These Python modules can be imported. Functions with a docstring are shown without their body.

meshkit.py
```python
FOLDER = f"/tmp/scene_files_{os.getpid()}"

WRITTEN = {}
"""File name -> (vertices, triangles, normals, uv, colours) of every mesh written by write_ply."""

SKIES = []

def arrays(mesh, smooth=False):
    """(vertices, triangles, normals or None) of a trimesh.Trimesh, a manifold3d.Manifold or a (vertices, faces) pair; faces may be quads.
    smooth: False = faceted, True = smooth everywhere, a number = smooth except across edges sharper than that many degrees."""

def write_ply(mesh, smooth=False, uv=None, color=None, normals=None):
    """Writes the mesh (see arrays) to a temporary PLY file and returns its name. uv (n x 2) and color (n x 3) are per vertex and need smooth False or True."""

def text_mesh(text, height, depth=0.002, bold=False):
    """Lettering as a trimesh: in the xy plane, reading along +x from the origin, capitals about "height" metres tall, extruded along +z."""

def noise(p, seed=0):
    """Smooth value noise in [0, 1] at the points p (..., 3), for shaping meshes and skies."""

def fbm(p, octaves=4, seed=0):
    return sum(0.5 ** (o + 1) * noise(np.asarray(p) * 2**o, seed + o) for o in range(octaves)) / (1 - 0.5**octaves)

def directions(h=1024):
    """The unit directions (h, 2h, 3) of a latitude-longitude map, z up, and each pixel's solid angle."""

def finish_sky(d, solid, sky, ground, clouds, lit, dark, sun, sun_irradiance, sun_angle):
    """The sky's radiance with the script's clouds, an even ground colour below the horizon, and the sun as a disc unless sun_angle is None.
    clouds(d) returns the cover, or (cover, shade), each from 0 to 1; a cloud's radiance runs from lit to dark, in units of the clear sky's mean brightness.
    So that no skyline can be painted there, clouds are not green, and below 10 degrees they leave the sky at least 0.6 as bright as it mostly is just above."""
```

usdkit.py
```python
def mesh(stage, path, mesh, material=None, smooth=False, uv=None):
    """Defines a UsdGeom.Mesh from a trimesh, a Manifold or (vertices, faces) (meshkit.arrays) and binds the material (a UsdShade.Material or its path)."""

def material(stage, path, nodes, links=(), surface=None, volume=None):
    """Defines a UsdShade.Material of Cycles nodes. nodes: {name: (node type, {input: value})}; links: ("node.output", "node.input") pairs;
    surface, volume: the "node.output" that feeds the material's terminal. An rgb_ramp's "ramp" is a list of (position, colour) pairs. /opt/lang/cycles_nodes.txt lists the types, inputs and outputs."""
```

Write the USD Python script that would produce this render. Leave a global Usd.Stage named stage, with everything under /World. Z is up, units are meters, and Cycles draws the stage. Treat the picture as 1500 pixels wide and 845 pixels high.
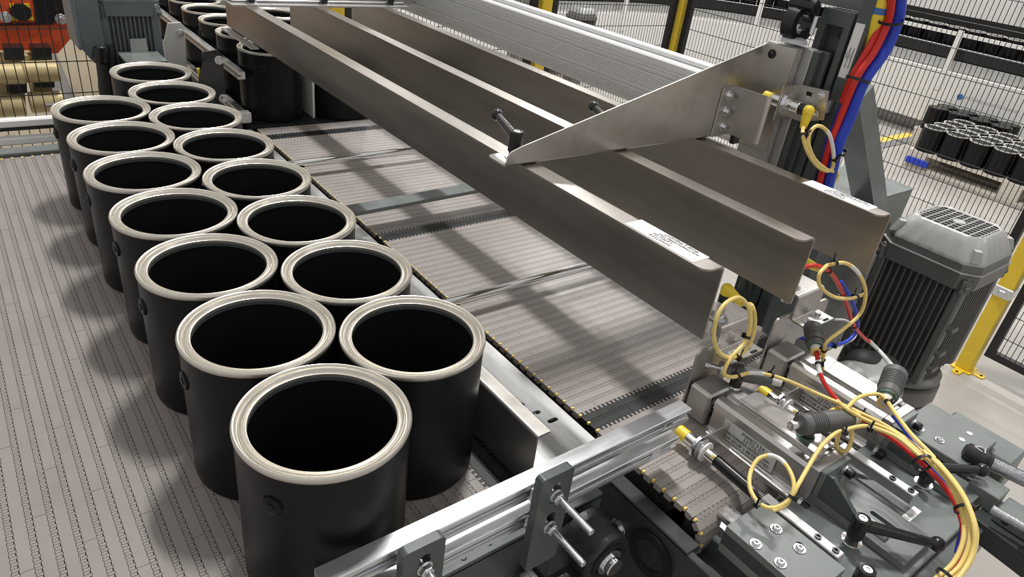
import math, random
import numpy as np, trimesh, manifold3d as m3
import usdkit, meshkit
from pxr import Usd, UsdGeom, UsdLux, UsdShade, Gf, Sdf
from shapely.geometry import Polygon, Point, box as sbox


stage = Usd.Stage.CreateInMemory()
UsdGeom.SetStageUpAxis(stage, 'Z'); UsdGeom.SetStageMetersPerUnit(stage, 1.0)
world = UsdGeom.Xform.Define(stage, '/World'); stage.SetDefaultPrim(world.GetPrim())
UsdGeom.Scope.Define(stage, '/World/Looks')
PI = math.pi

# ------------------------------------------------------------------ camera, light, exposure
RIGHT = np.array([0.7972118, -0.5919864, 0.1183441]); UP = np.array([0.2154766, 0.4621447, 0.8602279]); FWD = np.array([0.5639354, 0.6602835, -0.4959865])
EYE = np.array([0, 0, 1.5433066])
cam = UsdGeom.Camera.Define(stage, '/World/Camera')
mtx = Gf.Matrix4d(*RIGHT, 0, *UP, 0, *(-FWD), 0, *EYE, 1)
cam.AddTransformOp().Set(mtx)
cam.CreateHorizontalApertureAttr(36.0); cam.CreateVerticalApertureAttr(36.0 * 845 / 1500); cam.CreateFocalLengthAttr(24.5195)
cam.CreateClippingRangeAttr(Gf.Vec2f(0.02, 200.0)); cam.CreateExposureAttr(-0.05)

dome = UsdLux.DomeLight.Define(stage, '/World/HallDaylight'); dome.CreateIntensityAttr(0.17); dome.CreateColorAttr(Gf.Vec3f(1.0, 0.98, 0.95))

def lamp(name, x, y, z, w, l, inten, rz=0):
    L = UsdLux.RectLight.Define(stage, '/World/' + name); L.CreateWidthAttr(w); L.CreateHeightAttr(l)
    L.CreateIntensityAttr(inten); L.CreateColorAttr(Gf.Vec3f(1.0, 0.985, 0.96))
    L.AddTranslateOp().Set(Gf.Vec3d(x, y, z)); L.AddRotateZOp().Set(rz)
# high-bay LED lamps under the hall roof
for i, (lx, ly, li) in enumerate(((2.02, 2.40, 270), (-3.0, 2.4, 10), (-3.0, -4.0, 10), (2.4, -4.0, 12), (7.6, 2.6, 170), (2.4, 8.6, 40), (7.6, 8.6, 230), (12.5, 8.6, 120), (7.6, 14.0, 100), (12.5, 14.0, 120), (12.5, 2.6, 90), (-3.0, 8.6, 12), (7.6, -4.0, 80))):
    lamp('hall_lamp' + (f'_{i:03d}' if i else ''), lx, ly, 6.4, 0.35, 1.1, li)

# ------------------------------------------------------------------ materials
MATS = {}
def M(name, col, rough=0.5, metal=0.0, noise=0.0, scale=20.0, stretch=(1, 1, 1), rnoise=0.0, bump=0.0, bscale=200.0, spec=0.5, coat=0.0, dark=None):
    n = {"tc": ("texture_coordinate", {}), "mp": ("mapping", {"scale": stretch}),
         "p": ("principled_bsdf", {"base_color": col, "roughness": rough, "metallic": metal, "specular_ior_level": spec, "coat_weight": coat})}
    l = [("tc.object", "mp.vector")]
    if noise or rnoise:
        n["n"] = ("noise_texture", {"scale": scale, "detail": 5.0, "roughness": 0.6}); l.append(("mp.vector", "n.vector"))
    if noise:
        lo = tuple(c * (1 - noise) for c in col) if dark is None else dark; hi = tuple(min(1, c * (1 + noise)) for c in col)
        n["r"] = ("rgb_ramp", {"ramp": [(0.3, lo), (0.7, hi)]}); l += [("n.fac", "r.fac"), ("r.color", "p.base_color")]
    if rnoise:
        n["m"] = ("map_range", {"from_min": 0.3, "from_max": 0.7, "to_min": rough - rnoise, "to_max": rough + rnoise}); l += [("n.fac", "m.value"), ("m.result", "p.roughness")]
    if bump:
        n["bn"] = ("noise_texture", {"scale": bscale, "detail": 3.0}); n["b"] = ("bump", {"strength": bump, "distance": 0.001})
        l += [("mp.vector", "bn.vector"), ("bn.fac", "b.height"), ("b.normal", "p.normal")]
    MATS[name] = usdkit.material(stage, '/World/Looks/' + name, n, l, surface="p.BSDF")
    return MATS[name]
M('can_black', (0.0065, 0.007, 0.0085), 0.34, 0, noise=0.25, scale=14, rnoise=0.06, bump=0.03, bscale=300, spec=0.22)
M('can_step', (0.075, 0.085, 0.095), 0.4)
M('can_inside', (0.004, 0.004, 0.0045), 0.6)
M('can_ring', (0.66, 0.625, 0.56), 0.36, 0.8, noise=0.05, scale=30)
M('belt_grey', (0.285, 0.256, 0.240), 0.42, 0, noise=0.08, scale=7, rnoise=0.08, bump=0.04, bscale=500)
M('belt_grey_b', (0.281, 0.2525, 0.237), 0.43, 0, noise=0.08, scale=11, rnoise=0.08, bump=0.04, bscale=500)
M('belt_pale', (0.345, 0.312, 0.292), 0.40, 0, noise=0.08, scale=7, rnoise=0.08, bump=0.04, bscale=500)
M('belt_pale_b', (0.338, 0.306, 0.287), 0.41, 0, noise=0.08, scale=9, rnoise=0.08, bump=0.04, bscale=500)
M('belt_black', (0.012, 0.0135, 0.0145), 0.48, 0, noise=0.4, scale=60, rnoise=0.1, bump=0.1, bscale=250)
M('pin_yellow', (0.90, 0.66, 0.20), 0.5)
M('bed_black', (0.012, 0.012, 0.012), 0.6)
M('stainless', (0.42, 0.39, 0.355), 0.34, 0.95, noise=0.10, scale=10, stretch=(1, 0.12, 1), rnoise=0.06, bump=0.02, bscale=150)
M('stainless_b', (0.56, 0.535, 0.505), 0.36, 0.9, noise=0.08, scale=12, rnoise=0.06, bump=0.02, bscale=150)
M('steel_plate', (0.56, 0.56, 0.56), 0.40, 0.9, noise=0.12, scale=30, stretch=(1, 0.2, 1), rnoise=0.08, bump=0.03, bscale=80)
M('aluminium', (0.80, 0.82, 0.85), 0.28, 0.9, noise=0.06, scale=25, stretch=(0.15, 1, 1), rnoise=0.06)
M('aluminium_y', (0.68, 0.67, 0.66), 0.34, 0.92)
M('aluminium_anod', (0.80, 0.80, 0.80), 0.42, 0.6)
M('aluminium_matt', (0.52, 0.51, 0.50), 0.42, 0.85, noise=0.08, scale=40, rnoise=0.06)
M('zinc', (0.72, 0.73, 0.75), 0.22, 0.95, noise=0.1, scale=120, rnoise=0.06)
M('chrome', (0.88, 0.88, 0.88), 0.08, 1.0)
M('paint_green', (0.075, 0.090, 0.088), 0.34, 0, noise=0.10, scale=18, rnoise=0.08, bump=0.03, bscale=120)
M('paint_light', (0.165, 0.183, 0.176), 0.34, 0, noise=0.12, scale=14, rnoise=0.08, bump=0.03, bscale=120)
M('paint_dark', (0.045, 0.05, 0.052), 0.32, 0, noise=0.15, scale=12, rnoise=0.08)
M('cast_black', (0.028, 0.029, 0.031), 0.42, 0.1, noise=0.3, scale=90, rnoise=0.1, bump=0.5, bscale=260)
M('motor_grey', (0.155, 0.150, 0.143), 0.42, 0.15, noise=0.10, scale=25, rnoise=0.06)
M('motor_light', (0.44, 0.44, 0.43), 0.34, 0.3, noise=0.06, scale=25, rnoise=0.05)
M('motor_blue', (0.135, 0.155, 0.170), 0.42, 0.1, noise=0.10, scale=25, rnoise=0.06)
M('plastic_black', (0.012, 0.012, 0.013), 0.25)
M('plastic_grey', (0.115, 0.115, 0.113), 0.45)
M('rubber', (0.02, 0.02, 0.02), 0.6)
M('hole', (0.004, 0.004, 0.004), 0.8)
M('yellow_cable', (0.86, 0.66, 0.22), 0.42, 0, noise=0.06, scale=60)
M('yellow_plug', (0.90, 0.68, 0.05), 0.38)
M('yellow_paint', (0.80, 0.56, 0.04), 0.40, 0, noise=0.05, scale=12)
M('red', (0.62, 0.02, 0.015), 0.32)
M('blue', (0.015, 0.05, 0.52), 0.35)
M('grey_tube', (0.55, 0.56, 0.57), 0.4)
M('green_seal', (0.08, 0.16, 0.12), 0.5)
M('white_plastic', (0.78, 0.77, 0.75), 0.38)
M('white_panel', (0.78, 0.765, 0.74), 0.5, 0, noise=0.03, scale=3)
M('white_label', (0.83, 0.83, 0.82), 0.5)
M('grey_label', (0.72, 0.72, 0.71), 0.45)
M('ink', (0.015, 0.015, 0.015), 0.6)
M('cream', (0.72, 0.63, 0.47), 0.55, 0, noise=0.03, scale=3)
M('beige', (0.52, 0.42, 0.22), 0.45, 0.2, noise=0.12, scale=12)
M('robot_red', (0.62, 0.085, 0.025), 0.38, 0, noise=0.25, scale=22)
M('fence_black', (0.012, 0.012, 0.012), 0.45)
M('concrete', (0.40, 0.375, 0.345), 0.42, 0, noise=0.07, scale=2.2, rnoise=0.10, bump=0.05, bscale=60)
M('kerb', (0.20, 0.20, 0.20), 0.6, 0, noise=0.15, scale=20)
M('floor_yellow', (0.85, 0.60, 0.12), 0.5, 0, noise=0.08, scale=15)
M('wood', (0.60, 0.555, 0.49), 0.65, 0, noise=0.15, scale=12, stretch=(1, 6, 6))
M('far_ring', (0.60, 0.58, 0.55), 0.4, 0.3)
M('logo_blue', (0.05, 0.16, 0.42), 0.5)

# ------------------------------------------------------------------ scene helpers
USED, LOC = {}, {}
def numbered(parent, name):
    k = (parent, name); i = USED.get(k, -1) + 1; USED[k] = i
    return name if i == 0 else f'{name}_{i:03d}'
def tag(p, label=None, cat=None, group=None, kind=None):
    p = p.GetPrim() if hasattr(p, 'GetPrim') else p
    for k, v in (('label', label), ('category', cat), ('group', group), ('kind', kind)):
        if v: p.SetCustomDataByKey(k, v)
    return p
def thing(name, label, cat, loc=(0, 0, 0), group=None):
    path = '/World/' + numbered('/World', name); x = UsdGeom.Xform.Define(stage, path)
    x.AddTranslateOp().Set(Gf.Vec3d(*map(float, loc))); LOC[path] = np.array(loc, float)
    return tag(x, label, cat, group)
def obj(name, mesh, mat, parent=None, label=None, smooth=30):
    pp = str(parent.GetPath()) if parent is not None else '/World'
    if isinstance(mesh, (list, tuple)): mesh = cat_(mesh)
    path = pp + '/' + numbered(pp, name); off = LOC.get(pp, np.zeros(3)); LOC[path] = off
    me = usdkit.mesh(stage, path, (np.asarray(mesh.vertices) - off, np.asarray(mesh.faces)), MATS[mat], smooth=smooth)
    return tag(me, label)
def solo(name, mesh, mat, label, cat, group=None, smooth=30):
    return tag(obj(name, mesh, mat, None, None, smooth), label, cat, group)
def struct(name, mesh, mat, smooth=30):
    return tag(obj(name, mesh, mat, None, None, smooth), kind='structure')
def dup(root, loc, label=None, group=None):
    was = root.GetCustomData(); nm = str(root.GetName())
    nm = nm[:-4] if nm[-4:-3] == '_' and nm[-3:].isdigit() else nm
    r = thing(nm, label or was['label'], was['category'], loc, group or was.get('group'))
    r.GetReferences().AddInternalReference(root.GetPath()); r.SetInstanceable(True)
    tag(r, label or was['label'], was['category'], group or was.get('group'))
    return r

# ------------------------------------------------------------------ mesh helpers
TM = trimesh.Trimesh
def cat_(ms): return trimesh.util.concatenate([m for m in ms])
BOXF = np.array([[0, 2, 1], [0, 3, 2], [4, 5, 6], [4, 6, 7], [0, 1, 5], [0, 5, 4], [1, 2, 6], [1, 6, 5], [2, 3, 7], [2, 7, 6], [3, 0, 4], [3, 4, 7]])
def bx(x0, x1, y0, y1, z0, z1, c=0.0):
    if c <= 0:
        v = np.array([[x0, y0, z0], [x1, y0, z0], [x1, y1, z0], [x0, y1, z0], [x0, y0, z1], [x1, y0, z1], [x1, y1, z1], [x0, y1, z1]], float)
        return TM(v, BOXF, process=False)
    pts = []
    for X, sx in ((x0, 1), (x1, -1)):
        for Y, sy in ((y0, 1), (y1, -1)):
            for Z, sz in ((z0, 1), (z1, -1)):
                pts += [(X, Y + sy * c, Z + sz * c), (X + sx * c, Y, Z + sz * c), (X + sx * c, Y + sy * c, Z)]
    return trimesh.convex.convex_hull(np.array(pts))
def hull(pts): return trimesh.convex.convex_hull(np.array(pts, float))
def prism(poly, axis, a, b):
    """extrude a 2D polygon: axis 'x' -> (y,z), 'y' -> (x,z), 'z' -> (x,y)"""
    if not isinstance(poly, Polygon): poly = Polygon(poly)
    poly = poly.buffer(0)
    m = cat_([trimesh.creation.extrude_polygon(g, b - a, engine='earcut') for g in getattr(poly, 'geoms', [poly])])
    v = m.vertices.copy(); u, w, h = v[:, 0], v[:, 1], v[:, 2] + a
    if axis == 'x': v = np.stack([h, u, w], 1); f = m.faces
    elif axis == 'y': v = np.stack([u, h, w], 1); f = m.faces[:, ::-1]
    else: v = np.stack([u, w, h], 1); f = m.faces
    return TM(v, f, process=False)
def frame(d):
    d = np.asarray(d, float); d = d / np.linalg.norm(d)
    a = np.array([0, 0, 1.]) if abs(d[2]) < 0.9 else np.array([1., 0, 0])
    u = np.cross(a, d); u /= np.linalg.norm(u)
    return u, np.cross(d, u), d
def lathe(prof, p0, d, n=40):
    """profile (r, h) revolved about the axis through p0 along d"""
    u, w, d = frame(d); t = np.linspace(0, 2 * PI, n, endpoint=False); P = np.asarray(prof, float); k = len(P)
    ring = np.cos(t)[:, None] * u + np.sin(t)[:, None] * w
    v = np.asarray(p0, float) + P[None, :, 0, None] * ring[:, None, :] + P[None, :, 1, None] * d
    v = v.reshape(-1, 3); f = []
    for i in range(n):
        j = (i + 1) % n
        for q in range(k - 1):
            a, b, c, e = i * k + q, j * k + q, j * k + q + 1, i * k + q + 1
            if P[q, 0] > 1e-9: f.append((a, b, c))
            if P[q + 1, 0] > 1e-9: f.append((a, c, e))
    m = TM(v, np.array(f), process=False); m.merge_vertices(); return m
def cyl(p0, p1, r, n=20, c=0.0):
    p0, p1 = np.asarray(p0, float), np.asarray(p1, float); h = np.linalg.norm(p1 - p0)
    pr = [(0, 0), (r - c, 0), (r, c), (r, h - c), (r - c, h), (0, h)] if c > 0 else [(0, 0), (r, 0), (r, h), (0, h)]
    return lathe(pr, p0, p1 - p0, n)
def ring(p0, d, ro, ri, h, n=32):
    return lathe([(ri, 0), (ro, 0), (ro, h), (ri, h), (ri, 0)], p0, d, n)
def ball(p, r, k=2):
    s = trimesh.creation.icosphere(subdivisions=k, radius=r); s.apply_translation(p); return s
def smooth_path(pts, k=7):
    P = np.asarray(pts, float)
    if len(P) < 3: return P
    Q = np.vstack([2 * P[0] - P[1], P, 2 * P[-1] - P[-2]]); out = []
    for i in range(1, len(Q) - 2):
        a, b, c, d = Q[i - 1:i + 3]
        for t in np.linspace(0, 1, k, endpoint=False):
            out.append(0.5 * (2 * b + (c - a) * t + (2 * a - 5 * b + 4 * c - d) * t * t + (3 * b - a - 3 * c + d) * t ** 3))
    return np.array(out + [P[-1]])
def tube(pts, r, n=10, k=7):
    P = smooth_path(pts, k); T = np.gradient(P, axis=0); T /= np.linalg.norm(T, axis=1)[:, None]
    u, w, _ = frame(T[0]); V = []; t = np.linspace(0, 2 * PI, n, endpoint=False)
    for i in range(len(P)):
        u = u - T[i] * (u @ T[i]); u /= np.linalg.norm(u); w = np.cross(T[i], u)
        V.append(P[i] + r * (np.cos(t)[:, None] * u + np.sin(t)[:, None] * w))
    V = np.vstack(V + [P[:1], P[-1:]]); f = []; m = len(P)
    for i in range(m - 1):
        for j in range(n):
            a, b = i * n + j, i * n + (j + 1) % n
            f += [(a, b, b + n), (a, b + n, a + n)]
    for j in range(n):
        f += [(m * n, (j + 1) % n, j), (m * n + 1, (m - 1) * n + j, (m - 1) * n + (j + 1) % n)]
    return TM(V, np.array(f), process=False)
def bolt(p, d, af=0.010, h=0.006, washer=True):
    """hex head with a washer face; p on the surface, d outwards"""
    p = np.asarray(p, float); d = np.asarray(d, float) / np.linalg.norm(d); ms = []
    if washer: ms.append(cyl(p, p + d * 0.0016, af * 0.95, 24, 0.0004)); p = p + d * 0.0016
    r = af / math.sqrt(3); ms.append(lathe([(0, 0), (r, 0), (r, h * 0.8), (r * 0.86, h), (0, h)], p, d, 6))
    return cat_(ms)
def capscrew(p, d, r=0.0065, h=0.005):
    """socket head screw with a hollow hexagon, on a washer"""
    p = np.asarray(p, float); d = np.asarray(d, float) / np.linalg.norm(d)
    return [cyl(p, p + d * 0.0012, r * 1.6, 28, 0.0004), lathe([(0, 0.001), (r, 0.001), (r, h - 0.0012), (r * 0.8, h), (r * 0.5, h), (r * 0.5, h * 0.45), (0, h * 0.45)], p, d, 24)]
def rrect(x0, x1, y0, y1, r): return sbox(x0 + r, y0 + r, x1 - r, y1 - r).buffer(r, quad_segs=6)
def to_man(m): return m3.Manifold(m3.Mesh(np.asarray(m.vertices, np.float32), np.asarray(m.faces, np.uint32)))
def text_on(lines, origin, right, up, heights, depth=0.0003):
    """lines of lettering: [(text, x, y)] in a plane; origin + x*right + y*up"""
    r, u = np.asarray(right, float), np.asarray(up, float); n = np.cross(r, u); ms = []
    for (s, x, y), h in zip(lines, heights):
        m = meshkit.text_mesh(s, h, depth); v = m.vertices.copy()
        v = np.asarray(origin) + (v[:, :1] + x) * r + (v[:, 1:2] + y) * u + v[:, 2:] * n
        ms.append(TM(v, m.faces, process=False))
    return cat_(ms)
def tie(p, d, r, w=0.0035):
    """a cable tie round a bundle: band, head and cut tail"""
    u, wv, d = frame(d); p = np.asarray(p, float)
    b = ring(p - d * w / 2, d, r + 0.0012, r, w, 20); q = p + u * (r + 0.002)
    h = hull([q + a * d * 0.003 + b_ * wv * 0.003 + c * u * 0.0025 for a in (-1, 1) for b_ in (-1, 1) for c in (-1, 1)])
    tl = hull([q + a * d * 0.0012 + c * u * 0.0005 + e * wv for a in (-1, 1) for c in (-1, 1) for e in (0, 0.014)])
    return cat_([b, h, tl])

# ================================================================== the setting
struct('floor', bx(-5, 14, -5, 14, -0.05, 0), 'concrete')

# ================================================================== modular belts
TP = 0.00834
def belt_row_mesh(a0, a1, u0, pitch, z=0.9, t=0.009, amp=0.0030, along='y', joints=()):
    """one belt row: a bar with fingers on both edges that mesh with the next rows; a0..a1 its length, u0..u0+pitch across"""
    g = 0.0002; boxes = []
    cuts = [a0] + [j for j in joints if a0 + .02 < j < a1 - .02] + [a1]
    for p, q in zip(cuts[:-1], cuts[1:]): boxes.append((p + .0003, q - .0003, u0 + amp + g, u0 + pitch - amp - g))
    n = int((a1 - a0 - 0.004) / TP)
    s = a0 + (a1 - a0 - n * TP) / 2
    k = s + np.arange(n) * TP
    right = [(x + .0004, x + TP / 2 - g, u0 + pitch - amp - g - .0005, u0 + pitch + amp - (.0008 if along == 'y' else .0006)) for x in k]
    left = [(x + TP / 2 + .0004, x + TP - g, u0 - amp + .0003, u0 + amp + g + .0005) for x in k]
    B = np.array(boxes + right + left)
    z1 = np.full(len(B), z); z0 = z1 - t
    if along == 'y': X0, X1, Y0, Y1 = B[:, 2], B[:, 3], B[:, 0], B[:, 1]
    else: X0, X1, Y0, Y1 = B[:, 0], B[:, 1], B[:, 2], B[:, 3]
    v = np.stack([np.stack(c, 1) for c in ((X0, Y0, z0), (X1, Y0, z0), (X1, Y1, z0), (X0, Y1, z0), (X0, Y0, z1), (X1, Y0, z1), (X1, Y1, z1), (X0, Y1, z1))], 1).reshape(-1, 3)
    f = (BOXF[2:][None] + 8 * np.arange(len(B))[:, None, None]).reshape(-1, 3)
    return TM(v, f, process=False)

# --- accumulation belt that carries the nested cans
belt1 = thing('can_conveyor', 'wide conveyor with a warm grey modular belt under the two nested rows of black cans', 'conveyor', (0.1, 1.1, 0.9))
rng = random.Random(3)
X0, PX = 0.0502, 0.0189
for k in range(-21, 21):
    u = X0 + PX * k
    black = k >= 19
    jo = [(0.434 + ((k * 0.35) % 1) * 0.2 + 0.2 * j) for j in range(7)]
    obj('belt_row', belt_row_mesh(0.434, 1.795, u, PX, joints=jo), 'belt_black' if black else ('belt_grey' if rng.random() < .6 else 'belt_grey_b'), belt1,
        'black belt row along the edge of the belt' if black else None, smooth=False)
    if k >= -4:
        obj('hinge_pin', [bx(u - .0025, u + .0025, 1.7905, 1.796, .8965, .9006), bx(u - .003, u + .003, .433, .4385, .8965, .9006)], 'pin_yellow', belt1, smooth=False)
obj('belt_bed', bx(-0.345, .449, .437, 1.792, .80, .8905), 'bed_black', belt1)
fr1 = belt1
obj('far_rail', [bx(-.35, .44, 1.803, 1.840, .80, .9085, .002)], 'paint_light', fr1)
fb = prism(sbox(-.30, .405, .545, .428).difference(Point(0, 0).buffer(0.0001)), 'z', .838, .846)
obj('front_beam', [bx(-.30, .545, .403, .428, .876, .884, .001), bx(-.30, .545, .403, .409, .62, .880, .001)], 'paint_green', fr1)
for (hx, hy) in ((.335, .412), (.372, .414)):
    obj('tapped_hole', ring((hx, hy, .8838), (0, 0, 1), .0036, .0024, .0008, 18), 'hole', fr1)
obj('leg', bx(-.30, -.24, .45, .51, 0, .82, .002), 'paint_green', fr1); obj('leg', bx(-.30, -.24, 1.72, 1.78, 0, .82, .002), 'paint_green', fr1)
obj('leg', bx(.38, .44, 1.72, 1.78, 0, .82, .002), 'paint_green', fr1); obj('leg', bx(.38, .44, .45, .51, 0, .82, .002), 'paint_green', fr1)

# --- row forming belt under the three lane plates
belt2 = thing('infeed_conveyor', 'conveyor with a warm grey modular belt and black grip rows under the three lane plates', 'conveyor', (0.9, 1.1, 0.9))
Y0, PY = 0.5570, 0.01815
BX0, BX1 = 0.6035, 1.062
def nose(m):
    """bends the rows past y = 0.31 round the end roller"""
    v = m.vertices.copy(); R = 0.034; yc = 0.318
    s = yc - v[:, 1]; on = s > 0; th = np.clip(s / R, 0, PI); rr = R - (0.9 - v[:, 2])
    v[on, 1] = yc - (rr * np.sin(th))[on]; v[on, 2] = (0.9 - R) + (rr * np.cos(th))[on]
    return TM(v, m.faces, process=False)
for k in range(-17, 72):
    y = Y0 + PY * k
    if y + PY > 1.858: continue
    black = k in (-4, -3, 31, 32, 66, 67)
    jo = [BX0 + ((k * 0.37) % 1) * 0.15 + .15 * j for j in range(5)]
    m = belt_row_mesh(BX0, BX1, y, PY, along='x', joints=jo)
    pin = bx(BX0 + .0004, BX0 + .0046, y - .0018, y + .0018, .8965, .9004)
    if y < .33: m = nose(m); pin = nose(pin)
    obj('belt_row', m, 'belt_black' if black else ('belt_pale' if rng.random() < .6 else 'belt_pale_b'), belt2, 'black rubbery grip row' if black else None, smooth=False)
    obj('hinge_pin', pin, 'pin_yellow', belt2, smooth=False)
bedn = lathe([(0, 0), (.0245, 0), (.0245, .45), (0, .45)], (.607, .318, .866), (1, 0, 0), 32)
obj('belt_bed', [bx(.607, 1.058, .318, 1.855, .80, .8905), bedn], 'bed_black', belt2)

fr2 = belt2
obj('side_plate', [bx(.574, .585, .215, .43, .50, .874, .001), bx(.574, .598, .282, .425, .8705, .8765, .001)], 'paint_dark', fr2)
obj('side_plate', [bx(1.066, 1.078, .30, 1.86, .55, .893, .002)], 'paint_green', fr2)
obj('end_plate', [bx(.606, .625, .15, .292, .60, .838, .002), bx(.606, .64, .15, .288, .832, .8385, .001)], 'paint_green', fr2)
pc = (0.5740, 0.3267, 0.8276)
obj('bearing_cap', [ring(pc, (-1, 0, 0), .034, .022, .006, 40)], 'hole', fr2)
obj('bearing_ring', [ring(pc, (-1, 0, 0), .0245, .020, .0045, 40), cyl(pc, np.array(pc) - (.003, 0, 0), .020, 36)], 'cast_black', fr2)
pb = (0.5740, 0.3863, 0.8190)
obj('hex_bolt', [bolt(pb, (-1, 0, 0), .013, .008), cyl(np.array(pb) - (.009, 0, 0), np.array(pb) - (.014, 0, 0), .004, 16)], 'zinc', fr2)
obj('leg', bx(1.005, 1.065, .38, .44, 0, .80, .002), 'paint_green', fr2); obj('leg', bx(1.005, 1.065, 1.75, 1.81, 0, .80, .002), 'paint_green', fr2)
obj('leg', bx(.61, .67, 1.75, 1.81, 0, .80, .002), 'paint_green', fr2)
obj('cross_beam', bx(.61, 1.06, .36, .42, .62, .70, .002), 'paint_dark', fr2)

# transfer plate between both belts, with its slots
slots = [sbox(x - .0055, y - .0001, x + .0055, y + .0001).buffer(.0034, quad_segs=6) for x, y in ((.540, .581), (.5505, .5565), (.563, .532))]
pl = sbox(.4535, .455, .591, 1.848)
for s in slots: pl = pl.difference(s)
tp = thing('transfer_plate', 'brushed steel plate with three slots between the two grey belts', 'steel plate', (.52, 1.1, .9))
obj('plate', prism(pl, 'z', .8945, .8995), 'steel_plate', tp)
obj('backing', bx(.460, .588, .50, 1.84, .86, .8925), 'bed_black', tp)
obj('slot_screw', capscrew((.5475, .5555, .8930), (0, 0, 1), .0055, .005), 'zinc', tp)
obj('edge_lip', bx(.560, .591, .440, .4548, .85, .8995, .001), 'steel_plate', tp)

# bent guard beside the cans
t = .0028
gp = [(.450, .9005), (.450, .983)]
gp += [(.455 - .005 * math.cos(a), .983 + .005 * math.sin(a)) for a in np.linspace(0, PI / 2, 6)]
gp += [(.471, .988), (.471, .988 - t), (.455, .988 - t)] + [(.455 - (.005 - t) * math.sin(a), .983 + (.005 - t) * math.cos(a)) for a in np.linspace(0, PI / 2, 6)] + [(.450 + t, .9005)]
gd = thing('side_guard', 'long bent stainless guard standing between the cans and the transfer plate', 'guard rail', (.455, 1.1, .9))
obj('guard', prism(gp, 'y', .445, 1.80), 'stainless_b', gd)
obj('foot', bx(.4528, .490, .62, 1.80, .8998, .9026, .0006), 'stainless_b', gd)

# rods and flat bar across the infeed belt
solo('chrome_rod', [cyl((.45, 1.497, .930), (1.10, 1.497, .930), .0095, 24, .001)], 'chrome', 'far polished chrome rod crossing the infeed belt, next to the far black grip rows', 'rod')
solo('chrome_rod', [cyl((.45, .823, .930), (1.10, .823, .930), .0085, 24, .001)], 'chrome', 'near polished chrome rod crossing the infeed belt, nearer than the flat grey bar', 'rod')
solo('flat_bar', [hull([(x, y, z) for x, z0 in ((.46, .940), (1.10, .953)) for y in (1.166, 1.205) for z in (z0, z0 + .008)])], 'paint_light', 'flat grey-green painted bar crossing the infeed belt between the two chrome rods', 'bar')

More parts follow.
